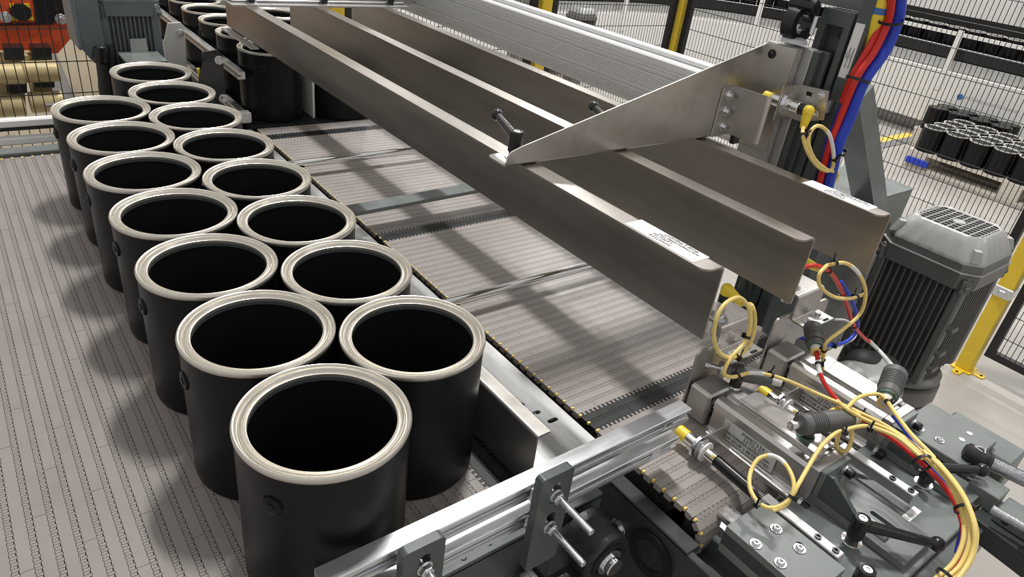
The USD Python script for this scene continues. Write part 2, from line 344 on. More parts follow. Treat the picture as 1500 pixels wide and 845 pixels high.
# ================================================================== cans
def can_parts(t, loc, ear_angle, body='can_black'):
    x, y, z = loc
    R, H = .0825, .1815
    obj('body', lathe([(0, 0), (R - .004, 0), (R - .001, .0012), (R, .004), (R, H), (R - .002, H), (R - .002, .004), (0, .004)], loc, (0, 0, 1), 72), body, t)
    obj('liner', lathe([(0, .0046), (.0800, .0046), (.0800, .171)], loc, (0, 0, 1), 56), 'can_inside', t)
    top = .187
    pr = [(.0812, -.0085), (.0826, -.0075), (.0838, -.0055), (.0841, -.0032), (.0836, -.0012), (.0822, 0), (.0808, -.0004), (.0798, -.0018), (.0790, -.0046), (.0781, -.0046), (.0772, -.0020),
          (.0762, -.0016), (.0752, -.0024), (.0742, -.0050), (.0728, -.0064), (.0716, -.0062), (.0706, -.0040), (.0698, -.0044), (.0695, -.0060), (.0697, -.0085), (.0712, -.0095), (.0812, -.0085)]
    obj('ring', lathe([(r, h + top) for r, h in pr], loc, (0, 0, 1), 96), 'can_ring', t, smooth=50)
    obj('inner_step', lathe([(.0697, top - .0085), (.0700, top - .013), (.0745, top - .0145), (.0800, top - .0155), (.0806, top - .0085)], loc, (0, 0, 1), 64), 'can_step', t)
    for a in (ear_angle, ear_angle + PI):
        d = np.array([math.cos(a), math.sin(a), 0]); p = np.array(loc) + d * (R - .0015) + np.array([0, 0, .145])
        obj('bail_ear', [lathe([(0, 0), (.0115, 0), (.0110, .0030), (.0085, .0042), (0, .0042)], p, d, 8), cyl(p + d * .0040, p + d * .0052, .0045, 16, .0005)], body, t)
CAN_XY = [(0.2078, 0.4919), (0.2037, 0.6676), (0.351, 0.588), (0.1998, 0.8333), (0.3502, 0.7527), (0.2032, 0.9981), (0.3492, 0.9165), (0.1997, 1.1633), (0.3505, 1.0807), (0.2023, 1.3304), (0.3503, 1.2455), (0.2012, 1.498), (0.349, 1.4127), (0.3482, 1.5807), (0.346, 1.7489)]
EARS = [3.72, .03, -.1, .05, -.02, .08, .1, -.06, .04, .1, -.05, .03, 0, .06, .5]
# the rows really stand 168 mm apart: ease the measured centres apart so that no rims overlap
C = np.array(CAN_XY)
for _ in range(200):
    for i in range(len(C)):
        for j in range(i):
            d = C[i] - C[j]; r = np.hypot(*d)
            if r < .1686: s = d / r * (.1686 - r) * .5; C[i] += s; C[j] -= s
CL = ['open black can nearest the viewer, leading the left row by the aluminium rails', 'second open black can from the front in the left row', 'open black can nearest the viewer in the right row, beside the bent guard',
      'third open black can from the front in the left row', 'second open black can from the front in the right row', 'fourth open black can from the front in the left row', 'third open black can from the front in the right row',
      'fifth open black can from the front in the left row', 'fourth open black can from the front in the right row', 'sixth open black can from the front in the left row, next to the last', 'fifth open black can from the front in the right row',
      'last open black can of the left row, beside the white guide rails', 'sixth open black can from the front in the right row', 'second to last open black can of the right row, by the black guide bracket', 'last open black can of the right row, under the blue-grey gearmotor']
for (x, y), e, lb in zip(C, EARS, CL):
    t = thing('black_can', lb, 'can', (x, y, .9), 'nested cans on the left belt')
    can_parts(t, (x, y, .9), e)
FC = [(.690, 1.962), (.690, 2.149), (.692, 2.322), (.688, 2.492), (.689, 2.662), (.69, 2.832), (.69, 3.002), (.69, 3.172), (.882, 1.930), (.882, 2.10), (.882, 2.27), (.882, 2.44)]
FL = ['front black can of the incoming single file, under the nearest lane plate', 'second black can of the single file coming in at the top left', 'third black can of the single file coming in at the top left', 'fourth black can of the single file coming in at the top left',
      'fifth black can of the single file coming in at the top left', 'sixth black can of the single file, at the top edge of the photo', 'seventh black can of the single file, mostly above the photo', 'eighth black can of the single file, above the photo',
      'front black can of the second file, mostly hidden by the nearest lane plate', 'second black can of the file behind the first lane plate', 'third black can of the file behind the first lane plate', 'fourth black can of the file behind the first lane plate']
for i, ((x, y), lb) in enumerate(zip(FC, FL)):
    t = thing('black_can', lb, 'can', (x, y, .9), 'cans queuing on the incoming conveyor')
    can_parts(t, (x, y, .9), 1.0 + i)

# ================================================================== lane plates
def lane_plate(x, label, txt, y0=.383, y1=2.12, strip=False, flange=.034):
    zt, zb, tk, r = 1.209, 1.110, .0025, .007
    a = np.linspace(0, PI / 2, 7)
    out = [(x, zb), (x, zt - r)] + [(x - r + r * math.cos(q), zt - r + r * math.sin(q)) for q in a] + [(x - flange, zt), (x - flange, zt - tk)]
    inn = [(x - r + (r - tk) * math.sin(q), zt - r + (r - tk) * math.cos(q)) for q in a] + [(x - tk, zt - r), (x - tk, zb)]
    m = to_man(prism(out + inn, 'y', y0, y1))
    cut = sbox(x - flange - .01, y0 - .01, x - flange + .014, y0 + .014).difference(Point(x - flange + .014, y0 + .014).buffer(.014, quad_segs=8))
    m = m - to_man(prism(cut, 'z', zt - .02, zt + .01))
    mm = m.to_mesh(); t = thing('lane_plate', label, 'lane plate', (x, .7, zb))
    obj('plate', TM(mm.vert_properties[:, :3], mm.tri_verts, process=False), 'stainless', t)
    if txt is None: return t
    lb = obj('label', prism(rrect(x - flange + .003, x - .002, y0 + .021, y0 + .129, .001), 'z', zt, zt + .0003), 'white_label', t, 'white sticker with black lettering')
    w = [('PXH07114', .040, -.0085), ('12701.00', .043, -.0155), ('ROW FORMING INFEED CONV', .008, -.0205), (txt, .014, -.0275)]
    obj('lettering', text_on(w, (x - flange + .003, y0 + .021, zt + .0003), (0, 1, 0), (-1, 0, 0), (.0046, .0046, .0031, .0046)), 'ink', lb, 'black sticker lettering', smooth=False)
    return t
p1 = lane_plate(.632, 'nearest long stainless lane plate with a white sticker, its end beside a yellow plug', 'ROW 1 PRESENT')
p2 = lane_plate(.815, 'middle long stainless lane plate, the only one without a white sticker', None)
p3 = lane_plate(1.011, 'farthest long stainless lane plate, its end in front of the grey gearmotor', 'ROW 3 PRESENT')
obj('guide_strip', bx(.606, .6285, 1.86, 2.10, 1.1035, 1.1085, .001), 'aluminium_matt', p1, 'pale wear strip under the far end')

# ---- gusset bracket carrying the plates
gb = thing('gusset_bracket', 'large triangular brushed stainless gusset bracket lying across the three lane plates', 'bracket', (.83, .716, 1.21))
a = np.linspace(0, PI / 2, 6)
obj('web', prism([(.569, 1.214), (.571, 1.226), (.576, 1.2315), (.592, 1.2370), (.916, 1.3195), (1.098, 1.3665), (1.100, 1.214)], 'y', .7135, .716), 'stainless_b', gb)
bend = [(.7135, 1.2165)] + [(.7205 - .007 * math.cos(q), 1.2165 - .007 * math.sin(q)) for q in a] + [(.7205, 1.212)] + [(.7205 - .0045 * math.sin(q), 1.2165 - .0045 * math.cos(q)) for q in a] + [(.716, 1.2165)]
obj('bend', prism(bend, 'x', .569, 1.06), 'stainless_b', gb)
obj('flange', prism(rrect(.569, 1.055, .710, .762, .012).intersection(sbox(.5, .7203, 1.2, .8)), 'z', 1.2095, 1.212), 'stainless_b', gb)
obj('mount_flange', prism([(.656, 1.195), (.656, 1.370), (.7145, 1.367), (.7145, 1.195)], 'x', 1.0975, 1.1), 'stainless_b', gb)
ps = (1.0975, 0.6993, 1.3521)
obj('button_screw', [ring(ps, (-1, 0, 0), .0075, .0042, .0012, 24), lathe([(0, 0), (.0045, 0), (.0048, .002), (.003, .004), (0, .0045)], ps, (-1, 0, 0), 20)], 'plastic_black', gb)
ab = thing('angle_bracket', 'bent stainless angle bracket with three hex bolts on the big gusset', 'bracket', (1.04, .70, 1.255))
obj('plate', [bx(1.006, 1.040, .7105, .7132, 1.212, 1.297, .0008), prism([(1.0375, .7132), (1.0375, .6475)] + [(1.0435 - .006 * math.cos(q), .6475 - .006 * math.sin(q)) for q in a] + [(1.045, .6415), (1.045, .644), (1.0435, .644)] + [(1.0435 - .0035 * math.sin(q), .6475 - .0035 * math.cos(q)) for q in a] + [(1.040, .7132)], 'z', 1.219, 1.2985)], 'stainless_b', ab)
for q in ((1.0257, 0.7105, 1.2829), (1.0282, 0.7105, 1.2559), (1.0311, 0.7105, 1.2293)):
    obj('hex_bolt', bolt(q, (0, -1, 0), .0095, .0055), 'zinc', ab)

def clamp_lever(loc, ang, label, L=.092, tilt=.42, s=1.0, hub='plastic_black', group=None):
    """indexed clamping lever: hub on its washer, tapering arm, ball end"""
    x, y, z = loc; t = thing('clamping_lever', label, 'clamping lever', loc, group); d = np.array([math.cos(ang) * math.cos(tilt), math.sin(ang) * math.cos(tilt), math.sin(tilt)])
    obj('washer', cyl((x, y, z), (x, y, z + .0018 * s), .0125 * s, 28, .0004), 'zinc', t)
    obj('hub', lathe([(0, .0018), (.0075, .0018), (.0078, .010), (.0098, .0105), (.0102, .036), (.0092, .0395), (.0062, .0400), (.0062, .0385), (0, .0385)], (x, y, z), (0, 0, 1), 28) if s == 1 else
        lathe([(0, .0018), (.0075 * s, .0018), (.0102 * s, .02 * s), (.0102 * s, .036 * s), (.0062 * s, .04 * s), (0, .04 * s)], (x, y, z), (0, 0, 1), 20), 'plastic_black', t)
    obj('hub_screw', lathe([(0, 0), (.0052 * s, 0), (.0052 * s, .0012), (.0028, .0012), (.0028, .0004), (0, .0004)], (x, y, z + .0385 * s), (0, 0, 1), 20), 'zinc', t)
    q = np.array((x, y, z + .029 * s))
    h = lathe([(0, 0), (.0080 * s, 0), (.0068 * s, L * .35), (.0056 * s, L * .95), (0, L * .97)], q, d, 20); e = q + d * L
    obj('arm', h, 'plastic_black', t); obj('ball_end', ball(e, .0092 * s, 3), 'plastic_black', t)
    return t
clamp_lever((.600, .738, 1.212), 1.30, 'black clamping lever standing on the tip of the big gusset bracket', L=.080, tilt=.10)
clamp_lever((.787, .738, 1.212), 1.28, 'black clamping lever of the middle lane plate, only its ball shows over the gusset edge', L=.070, tilt=.15)

# ---- far bracket with three levers at the top edge
fb_ = thing('far_bracket', 'pale aluminium angle bracket across the far ends of the lane plates at the top edge', 'bracket', (.80, 1.88, 1.21))
obj('flange', prism(rrect(.565, 1.06, 1.852, 1.93, .012), 'z', 1.2095, 1.213), 'aluminium_matt', fb_)
obj('web', prism([(.566, 1.2125), (.566, 1.235), (1.06, 1.36), (1.12, 1.36), (1.12, 1.2125)], 'y', 1.900, 1.9035), 'aluminium_matt', fb_)
obj('rib', [bx(.575, 1.06, 1.886, 1.899, 1.213, 1.220, .002)], 'aluminium_matt', fb_)
for x, lb in ((.622, 'left'), (.815, 'middle'), (1.012, 'right')):
    clamp_lever((x, 1.876, 1.213), 1.2, f'{lb} one of the three black clamping levers on the pale bracket at the top edge', L=.06, tilt=.5, s=.999)

# ---- aluminium linear axis beam
zs0, zs1, xf = 1.1865, 1.287, 1.10
prof = [(xf + .05, zs0), (xf + .003, zs0)]
zz = zs0
pat = [(.004, 0), (.003, .003)] + [(.0026, 0), (.0020, .0030)] * 4 + [(.004, 0), (.0055, .007), (.004, 0), (.002, .003)] + [(.0026, 0), (.0020, .0030)] * 5 + [(.004, 0), (.0055, .007), (.004, 0), (.0022, .003), (.004, 0), (.003, .003), (.005, 0)]
for h, d in pat:
    prof += [(xf + d, zz), (xf + d, zz + h)]; zz += h
prof += [(xf, zz), (xf, zs1 - .003), (xf + .003, zs1), (xf + .05, zs1)]
bm = thing('linear_axis', 'ribbed aluminium extrusion running beyond the lane plates to the gusset bracket', 'aluminium beam', (xf, 1.4, 1.18))
pp = Polygon(prof).buffer(0); pp = pp if pp.geom_type == 'Polygon' else max(pp.geoms, key=lambda g: g.area)
obj('extrusion', prism(pp, 'y', .735, 2.45), 'aluminium_anod', bm, smooth=False)
obj('top_lip', bx(1.125, 1.150, .80, 2.45, zs1, zs1 + .010, .002), 'aluminium_anod', bm)
obj('end_cap', bx(1.098, 1.152, .726, .735, zs0 - .002, zs1 + .002, .001), 'plastic_black', bm)

# ================================================================== lift column
ca = thing('lift_carriage', 'grey steel carriage holding the gusset bracket on the lift column', 'carriage', (1.12, .64, 1.1))
obj('plate', [bx(1.1003, 1.115, .656, .716, 1.05, 1.370, .001), bx(1.118, 1.138, .640, .70, 1.0, 1.372, .002)], 'motor_light', ca)
obj('rail', [bx(1.130, 1.139, .618, .638, .92, 1.372, .001), bx(1.118, 1.130, .628, .638, .92, 1.371, .001)], 'paint_green', ca)
co = thing('lift_column', 'dark green-grey lift column with a long recessed slot and a white sticker beside the red and blue hoses', 'column', (1.2, .6, 0))
slot = sbox(.614, .6, .646, 1.412).intersection(sbox(0, 1.312, 2, 1.42)).buffer(0)
face = sbox(.603, .30, .658, 1.435).difference(slot)
obj('slide_body', [prism(face, 'x', 1.14, 1.160), bx(1.158, 1.180, .603, .658, .30, 1.435, .001)], 'paint_green', co)
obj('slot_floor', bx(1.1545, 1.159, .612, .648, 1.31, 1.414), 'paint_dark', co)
obj('slot_screw', ring((1.1546, .622, 1.398), (-1, 0, 0), .0062, .003, .002, 24), 'plastic_black', co)
obj('slide_profile', [bx(1.150, 1.18, .601, .606, .30, 1.42, .001)], 'paint_dark', co)
obj('post', bx(1.142, 1.168, .577, .6005, 0.0, 1.462, .002), 'paint_green', co)
obj('head_plate', [prism(rrect(.610, .70, 1.436, 1.54, .006), 'x', 1.172, 1.1815)], 'paint_light', co)
lb = obj('label', bx(1.1412, 1.1421, .5818, .5972, 1.339, 1.423), 'white_label', co, 'white sticker with rows of black lettering running up it')
obj('lettering', text_on([('PXH071', .030, -.0035), ('ROW FORMING INFEED', .016, -.0065), ('12701', .030, -.0095), ('ROW FORMING INFEED', .016, -.0125)], (1.1410, .5972, 1.339), (0, 0, 1), (0, 1, 0), (.0020, .0020, .0020, .0020), .0002), 'ink', lb, 'black sticker lettering', smooth=False)
# black clevis and pneumatic head on top of the carriage
cv = thing('black_clevis', 'black ring-shaped clevis on top of the steel carriage at the top edge', 'clevis', (1.1, .68, 1.4))
lp = np.array((1.1100, 0.6760, 1.4104))
pr_ = rrect(-.034, .034, -.025, .025, .023).difference(rrect(-.021, .024, -.015, .015, .014))
v0 = prism(pr_, 'y', -.011, .011); v0.apply_translation(lp + np.array([.004, .002, -.004])); obj('loop', v0, 'plastic_black', cv)
obj('pin', cyl(lp + (-.004, -.03, -.015), lp + (-.004, -.03, .012), .0035, 14), 'zinc', cv)
obj('base_washer', lathe([(0, 0), (.024, 0), (.021, .006), (.012, .009), (0, .009)], lp + (.0, .0, -.034), (0, 0, 1), 30), 'grey_tube', cv)
pt = np.array((1.1100, 0.6865, 1.4420))
obj('rod_eye', [cyl(pt + (0, .012, -.008), pt + (0, -.034, -.008), .011, 24, .001), cyl(pt + (0, .0, 0), pt + (0, 0, .05), .010, 20, .001)], 'plastic_black', cv)
obj('red_cap', cyl(pt + (-.006, .012, .0075), pt + (-.006, .012, .016), .0075, 20, .001), 'red', cv, 'small red cap')
# brace and electrical box
br = thing('brace', 'sloping green-grey square brace leaning against the lift column', 'brace', (1.4, .6, 1.1))
A, B = np.array((1.2517, 0.6200, 1.3045)), np.array((1.5944, 0.6200, 0.9521))
dd = (B - A) / np.linalg.norm(B - A); nn = np.cross(dd, [0, 1, 0]); hw = .021
obj('tube', hull([p + s * nn * hw + (0, q, 0) for p in (A, B) for s in (-1, 1) for q in (-.026, .026)] ), 'paint_light', br)
bxm = thing('junction_box', 'pale green-grey steel box behind the sloping brace', 'steel box', (1.6, .7, .9))
obj('box', bx(1.36, 1.70, .622, .78, .62, 1.05, .002), 'paint_light', bxm)
obj('lid', bx(1.362, 1.702, .620, .782, 1.05, 1.053, .001), 'paint_light', bxm)
obj('foot', bx(1.45, 1.60, .65, .75, 0, .62, .002), 'paint_green', bxm)

# proximity sensor on the column
se = thing('lift_sensor', 'steel proximity sensor with yellow angled plug in an angle plate on the lift column', 'sensor', (1.12, .65, 1.28))
s0 = np.array((1.0850, 0.6421, 1.2860))
hy = s0[1]
obj('holder', [bx(1.0640, 1.1120, hy - .0022, hy, s0[2] - .028, s0[2] + .030, .0005), prism([(hy, s0[2] - .026), (hy, s0[2] + .0305), (hy - .056, s0[2] + .0335), (hy - .062, s0[2] - .012), (hy - .024, s0[2] - .026)], 'x', 1.1100, 1.1122)], 'stainless_b', se)
obj('barrel', [cyl(s0 + (0, .026, 0), s0 + (0, -.030, 0), .0098, 26, .0008)], 'chrome', se)
obj('nut', [lathe([(.0098, 0), (.0165, 0), (.0165, .004), (.0098, .004)], s0 + (0, -.0042, 0), (0, -1, 0), 6), ring(s0 + (0, -.0026, 0), (0, -1, 0), .0185, .0098, .0016, 30)], 'zinc', se)
obj('face_cap', cyl(s0 + (0, .022, 0), s0 + (0, .040, 0), .0104, 26, .0012), 'yellow_plug', se)
obj('collar', cyl(s0 + (0, -.026, 0), s0 + (0, -.042, 0), .0090, 24, .0008), 'plastic_black', se)
e0 = s0 + (0, -.046, 0)
obj('plug', [hull(np.vstack([ball(e0, .0098, 2).vertices, ball(e0 + (0, .006, 0), .0088, 2).vertices])), lathe([(0, 0), (.0088, 0), (.0078, .013), (.0064, .021), (.0054, .028), (0, .028)], e0, (0, 0, -1), 24)], 'yellow_plug', se)
for q in ((1.1100, 0.5979, 1.3083), (1.1100, 0.5989, 1.2775)):
    obj('hex_bolt', bolt(q, (-1, 0, 0), .008, .005), 'zinc', se)
q = np.array((1.1100, 0.6175, 1.3062)); obj('slot', bx(1.1094, 1.1099, q[1] - .004, q[1] + .006, q[2] - .003, q[2] + .0035, .0002), 'hole', se)
obj('standoff', bx(1.1122, 1.140, hy - .055, hy - .035, s0[2] - .004, s0[2] + .018, .001), 'zinc', se)

# ================================================================== aluminium guide rails in front
def tslot(y0, y1, z0, z1):
    w, h, s = y1 - y0, z1 - z0, .0045
    return [(y0 + .001, z0), (y1, z0), (y1, z1), (y0 + .001, z1), (y0, z1 - .001), (y0, z1 - .0058), (y0 + .003, z1 - .0066), (y0 + .003, z1 - .0085), (y0 + .009, z1 - .0085), (y0 + .009, z0 + .0075), (y0 + .003, z0 + .0075), (y0 + .003, z0 + .0062), (y0, z0 + .0055), (y0, z0 + .001)]
def rail(zt, x0, x1, label):
    t = thing('guide_rail', label, 'aluminium rail', (.4, .39, zt))
    obj('profile', prism(tslot(.379, .399, zt - .0215, zt), 'x', x0, x1), 'aluminium', t)
    obj('slot_nut', bx(x1 - .045, x1 - .030, .380, .389, zt - .0165, zt - .007, .0008), 'zinc', t)
    obj('end_insert', bx(x0 + .004, x0 + .02, .384, .388, zt - .0175, zt - .0045, .0004), 'hole', t)
    return t
rail(1.0, .156, .6485, 'upper one of the two slotted aluminium rails across the front of the belts')
rail(.957, .150, .6395, 'lower one of the two slotted aluminium rails across the front of the belts')
def rail_support(x0, x1, zt, zb, label):
    t = thing('rail_support', label, 'support bracket', ((x0 + x1) / 2, .365, zb))
    xc = (x0 + x1) / 2 + .001; hol = [rrect(xc - .0062, xc + .0062, z - .016, z + .014, .006) for z in (zt - .027, zt - .072)]
    po = rrect(x0, x1, zb, zt, .006)
    for h in hol: po = po.difference(h)
    obj('plate', prism(po, 'y', .360, .3705), 'paint_green', t)
    for z in (zt - .031, zt - .079):
        s = obj('stud', cyl((xc, .382, z), (xc, .302, z), .0039, 18, .0006), 'zinc', t)
        obj('nut', lathe([(.0039, 0), (.0074, 0), (.0074, .0055), (.0065, .0065), (.0039, .0065)], (xc, .3585, z), (0, -1, 0), 6), 'zinc', s)
        obj('washer', ring((xc, .360, z), (0, -1, 0), .0085, .004, .0014, 28), 'zinc', s)
    obj('spacer', bx(x0 + .004, x1 - .004, .3705, .379, .979, .997, .001), 'zinc', t); obj('spacer', bx(x0 + .004, x1 - .004, .3705, .379, .9375, .9555, .001), 'zinc', t)
    return t
rail_support(.383, .4285, 1.0245, .884, 'right grey-green slotted plate with two threaded studs, clamping the front rails over the bearing')
rail_support(.2235, .269, 1.0145, .884, 'left grey-green slotted plate clamping the aluminium rails at the bottom edge')
# pillow block bearing of the drive shaft
bc = np.array([.437, .395, .795])
pbg = thing('pillow_block', 'rough cast black bearing block with its shaft end below the rail supports', 'bearing', (.437, .37, .79))
q0 = np.array((0.5001, 0.3350, 0.8514))
dirn = np.array([0, -1., 0])
obj('housing', [lathe([(.026, -.004), (.034, -.004), (.0365, -.010), (.0375, -.055), (0, -.055)], q0, dirn, 48), hull([q0 + (a_, b_, c_) for a_ in (-.075, .045) for b_ in (.03, .060) for c_ in (-.075, -.01)] + [q0 + (a_, .055, .030) for a_ in (-.03, .02)]), hull([q0 + (a_, b_, c_) for a_ in (-.095, -.03) for b_ in (.012, .055) for c_ in (-.05, -.018)])], 'cast_black', pbg)
obj('race', [ring(q0 - dirn * .008, dirn, .0262, .0200, .006, 40)], 'hole', pbg)
obj('shaft', [cyl(q0 - dirn * .03, q0 + dirn * .010, .0125, 28, .001)], 'chrome', pbg)
obj('collar', ring(q0 - dirn * .012, dirn, .0185, .0125, .012, 36), 'zinc', pbg)
g0 = q0 + (.022, .022, .0305)
obj('grease_port', ring(g0, (.55, -.1, .8), .0042, .0022, .0015, 16), 'hole', pbg)

# ================================================================== end stop cylinders
def end_stop(x, n, tag_no, where):
    """guided cylinder lying along y; x is its left face"""
    w = .074; y0, y1, z0, z1 = .258, .408, .884, .955
    t = thing('end_stop_cylinder', f'aluminium pneumatic cylinder with a grey END STOP {n} sticker, {where}', 'pneumatic cylinder', (x + w / 2, .33, z0))
    # body with grooved top and recessed side
    pf = [(x + .004, z0), (x + w, z0), (x + w, z1 - .002), (x + .060, z1), (x + .060, z1 - .005), (x + .052, z1 - .005), (x + .052, z1), (x + .030, z1 - .001), (x + .030, z1 - .006), (x + .018, z1 - .006), (x + .018, z1 - .0005),
          (x + .006, z1 - .001), (x + .002, z1 - .006), (x + .002, z1 - .017), (x + .005, z1 - .019), (x + .005, z0 + .022), (x + .001, z0 + .020), (x, z0 + .010), (x + .004, z0)]
    obj('body', prism(pf, 'y', y0, y1), 'aluminium_y', t)
    obj('port_plate', bx(x + .026, x + w - .004, y0 + .004, y1 - .02, z1, z1 + .0035, .001), 'aluminium_y', t)
    obj('lower_rod', cyl((x - .001, y0 - .02, z0 + .012), (x - .001, y1 - .004, z0 + .012), .0062, 20, .001), 'chrome', t)
    lb = obj('label', bx(x + .0012, x + .0018, .298, .384, .9065, .9375), 'grey_label', t, 'grey sticker with black lettering')
    ln = [(f'PXH0711{tag_no}', .030, .0235), (f'12701.0{n + 1}', .034, .0165), ('ROW FORMING INFEED CONV', .0035, .0105), (f'END STOP {n} RETRACTED', .0045, .0030)]
    obj('lettering', text_on(ln, (x + .0010, .384, .9065), (0, -1, 0), (0, 0, 1), (.0052, .0052, .0038, .0046)), 'ink', lb, 'black sticker lettering', smooth=False)
    # rod yoke block and end plate with the stop face
    obj('yoke', [bx(x - .004, x + .048, .412, .449, .945, .958, .003), bx(x - .006, x + .006, .412, .449, .905, .957, .003), bx(x + .006, x + .044, .414, .420, .905, .948, .001)], 'aluminium_matt', t)
    for (qx, qz) in ((.012, .918), (.012, .934)): obj('dowel', cyl((x + qx, .4138, qz), (x + qx, .4125, qz), .0026, 14), 'hole', t)
    obj('piston_rod', cyl((x + .02, y1 - .002, .932), (x + .02, .452, .932), .0065, 20, .0008), 'chrome', t); obj('piston_rod', cyl((x + .055, y1 - .002, .925), (x + .055, .452, .925), .0065, 20, .0008), 'chrome', t)
    ep = rrect(x - .004, x + .150, .902, 1.010, .012).difference(sbox(x + .085, .86, x + .2, .945))
    obj('stop_plate', prism(ep, 'y', .452, .4555), 'stainless_b', t)
    if n == 2: q = np.array((0.9822, 0.4515, 0.9497)); obj('sticker', prism([(q[0], q[2] - .019), (q[0] + .013, q[2]), (q[0], q[2] + .019), (q[0] - .013, q[2])], 'y', .4514, .4519), 'grey_label', t, 'diamond-shaped pale sticker')
    # rear mounting blocks that the gussets bolt to
    obj('rear_block', bx(x + .006, x + w, .244, .258, z0 - .002, z1 - .001, .001), 'aluminium_matt', t)
    return t
end_stop(.750, 1, 6, 'nearest the front rails')
end_stop(.938, 2, 7, 'beside the gearmotor')

def sensor_bracket(x, label, plug=True):
    t = thing('sensor_bracket', label, 'sensor bracket', (x + .04, .45, 1.0))
    a = np.linspace(0, PI / 2, 6); r, k = .006, .0028
    pf = [(.4185, .9965), (.4185, .9965 + k)]
    pf += [(.446, .9965 + k)] + [(.446 + (r - k) * math.sin(q), .9965 + k + (r - k) - (r - k) * math.cos(q)) for q in a] + [(.446 + r - k, 1.036)] + [(.446 + r - k + r - r * math.cos(q), 1.036 + r * math.sin(q)) for q in a]
    pf += [(.500, 1.042), (.500, 1.042 - k), (.455, 1.042 - k)] + [(.446 + r + (r - k) * (1 - math.cos(q)) , 1.036 + (r - k) * math.sin(q)) for q in a[::-1]] + [(.446 + r, 1.0025)] + [(.446 + r * math.sin(q), .9965 + r - r * math.cos(q)) for q in a[::-1]]
    poly = Polygon(pf).buffer(0)
    poly = poly if poly.geom_type == 'Polygon' else max(poly.geoms, key=lambda g: g.area)
    obj('plate', prism(poly, 'y', 0, 1) if False else prism(poly, 'x', x, x + .0745), 'stainless_b', t)
    for q in ((x + .020, .430), (x + .052, .436)):
        obj('hex_bolt', bolt((q[0], q[1], .9993), (0, 0, 1), .010, .006), 'zinc', t)
        obj('slot', prism(rrect(q[0] - .004, q[0] + .012, q[1] - .0165, q[1] - .0115, .0024), 'z', .9992, .9996), 'hole', t)
    return t
sensor_bracket(.782, 'stepped stainless bracket with two hex bolts on the first end stop, below the yellow plug')
sensor_bracket(.976, 'stepped stainless bracket with two hex bolts on the second end stop')

def straight_sensor(p, label, up=(0, 0, 1), plug_dir=None):
    """barrel sensor standing in a bracket with an angled yellow plug"""
    t = thing('row_sensor', label, 'sensor', p); p = np.array(p, float); u = np.array(up, float)
    obj('barrel', cyl(p - u * .03, p + u * .028, .0082, 24, .0008), 'chrome', t)
    obj('nut', [lathe([(.0082, 0), (.0128, 0), (.0128, .0035), (.0082, .0035)], p + u * .001, u, 6), ring(p, u, .0145, .0082, .001, 28)], 'zinc', t)
    obj('collar', cyl(p + u * .026, p + u * .040, .0080, 24, .0008), 'plastic_black', t)
    d = np.array(plug_dir, float); d /= np.linalg.norm(d); e = p + u * .048
    obj('plug', [hull(np.vstack([ball(e, .0084, 2).vertices, ball(e - u * .007, .0080, 2).vertices, ball(e + d * .005, .0080, 2).vertices])), lathe([(0, 0), (.0078, 0), (.0068, .014), (.0054, .022), (.0046, .027), (0, .027)], e + d * .004, d, 22)], 'yellow_plug', t)
    return e + d * .03
s1 = straight_sensor((.797, .470, 1.0425), 'upright chrome sensor with yellow angled plug behind the end of the nearest lane plate', plug_dir=(.25, -.9, -.45))
s2 = straight_sensor((.995, .478, 1.0425), 'upright sensor with yellow angled plug peeping out behind the middle plate end', plug_dir=(.35, -.9, -.2))

def prox(x, label):
    t = thing('proximity_sensor', label, 'sensor', (x, .37, .92)); z = .921
    obj('face_cap', cyl((x, .412, z), (x, .3945, z), .0092, 28, .001), 'yellow_plug', t, 'yellow sensing face')
    obj('barrel', cyl((x, .3945, z), (x, .345, z), .0088, 28), 'chrome', t)
    obj('nut', [lathe([(.0088, 0), (.0155, 0), (.0155, .004), (.0088, .004)], (x, .371, z), (0, -1, 0), 6), ring((x, .377, z), (0, -1, 0), .0175, .0088, .004, 32)], 'zinc', t)
    obj('washer', ring((x, .364, z), (0, -1, 0), .0145, .0088, .0022, 30), 'white_plastic', t)
    obj('indicator', cyl((x - .006, .350, z + .0065), (x - .006, .346, z + .0068), .0028, 12), 'pin_yellow', t)
    obj('holder', bx(x - .001, x + .07, .3745, .377, z - .045, z + .014, .0006), 'stainless_b', t)
    obj('connector', cyl((x, .345, z), (x, .255, z - .004), .0082, 24, .001), 'plastic_black', t)
    obj('cable', tube([(x, .256, z - .004), (x + .004, .235, z - .006), (x + .02, .21, z - .02), (x + .03, .20, z - .06)], .0032, 8), 'red' if False else 'plastic_black', t)
prox(.688, 'black barrel proximity sensor with yellow face beside the end of the lower aluminium rail')
prox(.878, 'proximity sensor with yellow face between the two end stop cylinders')

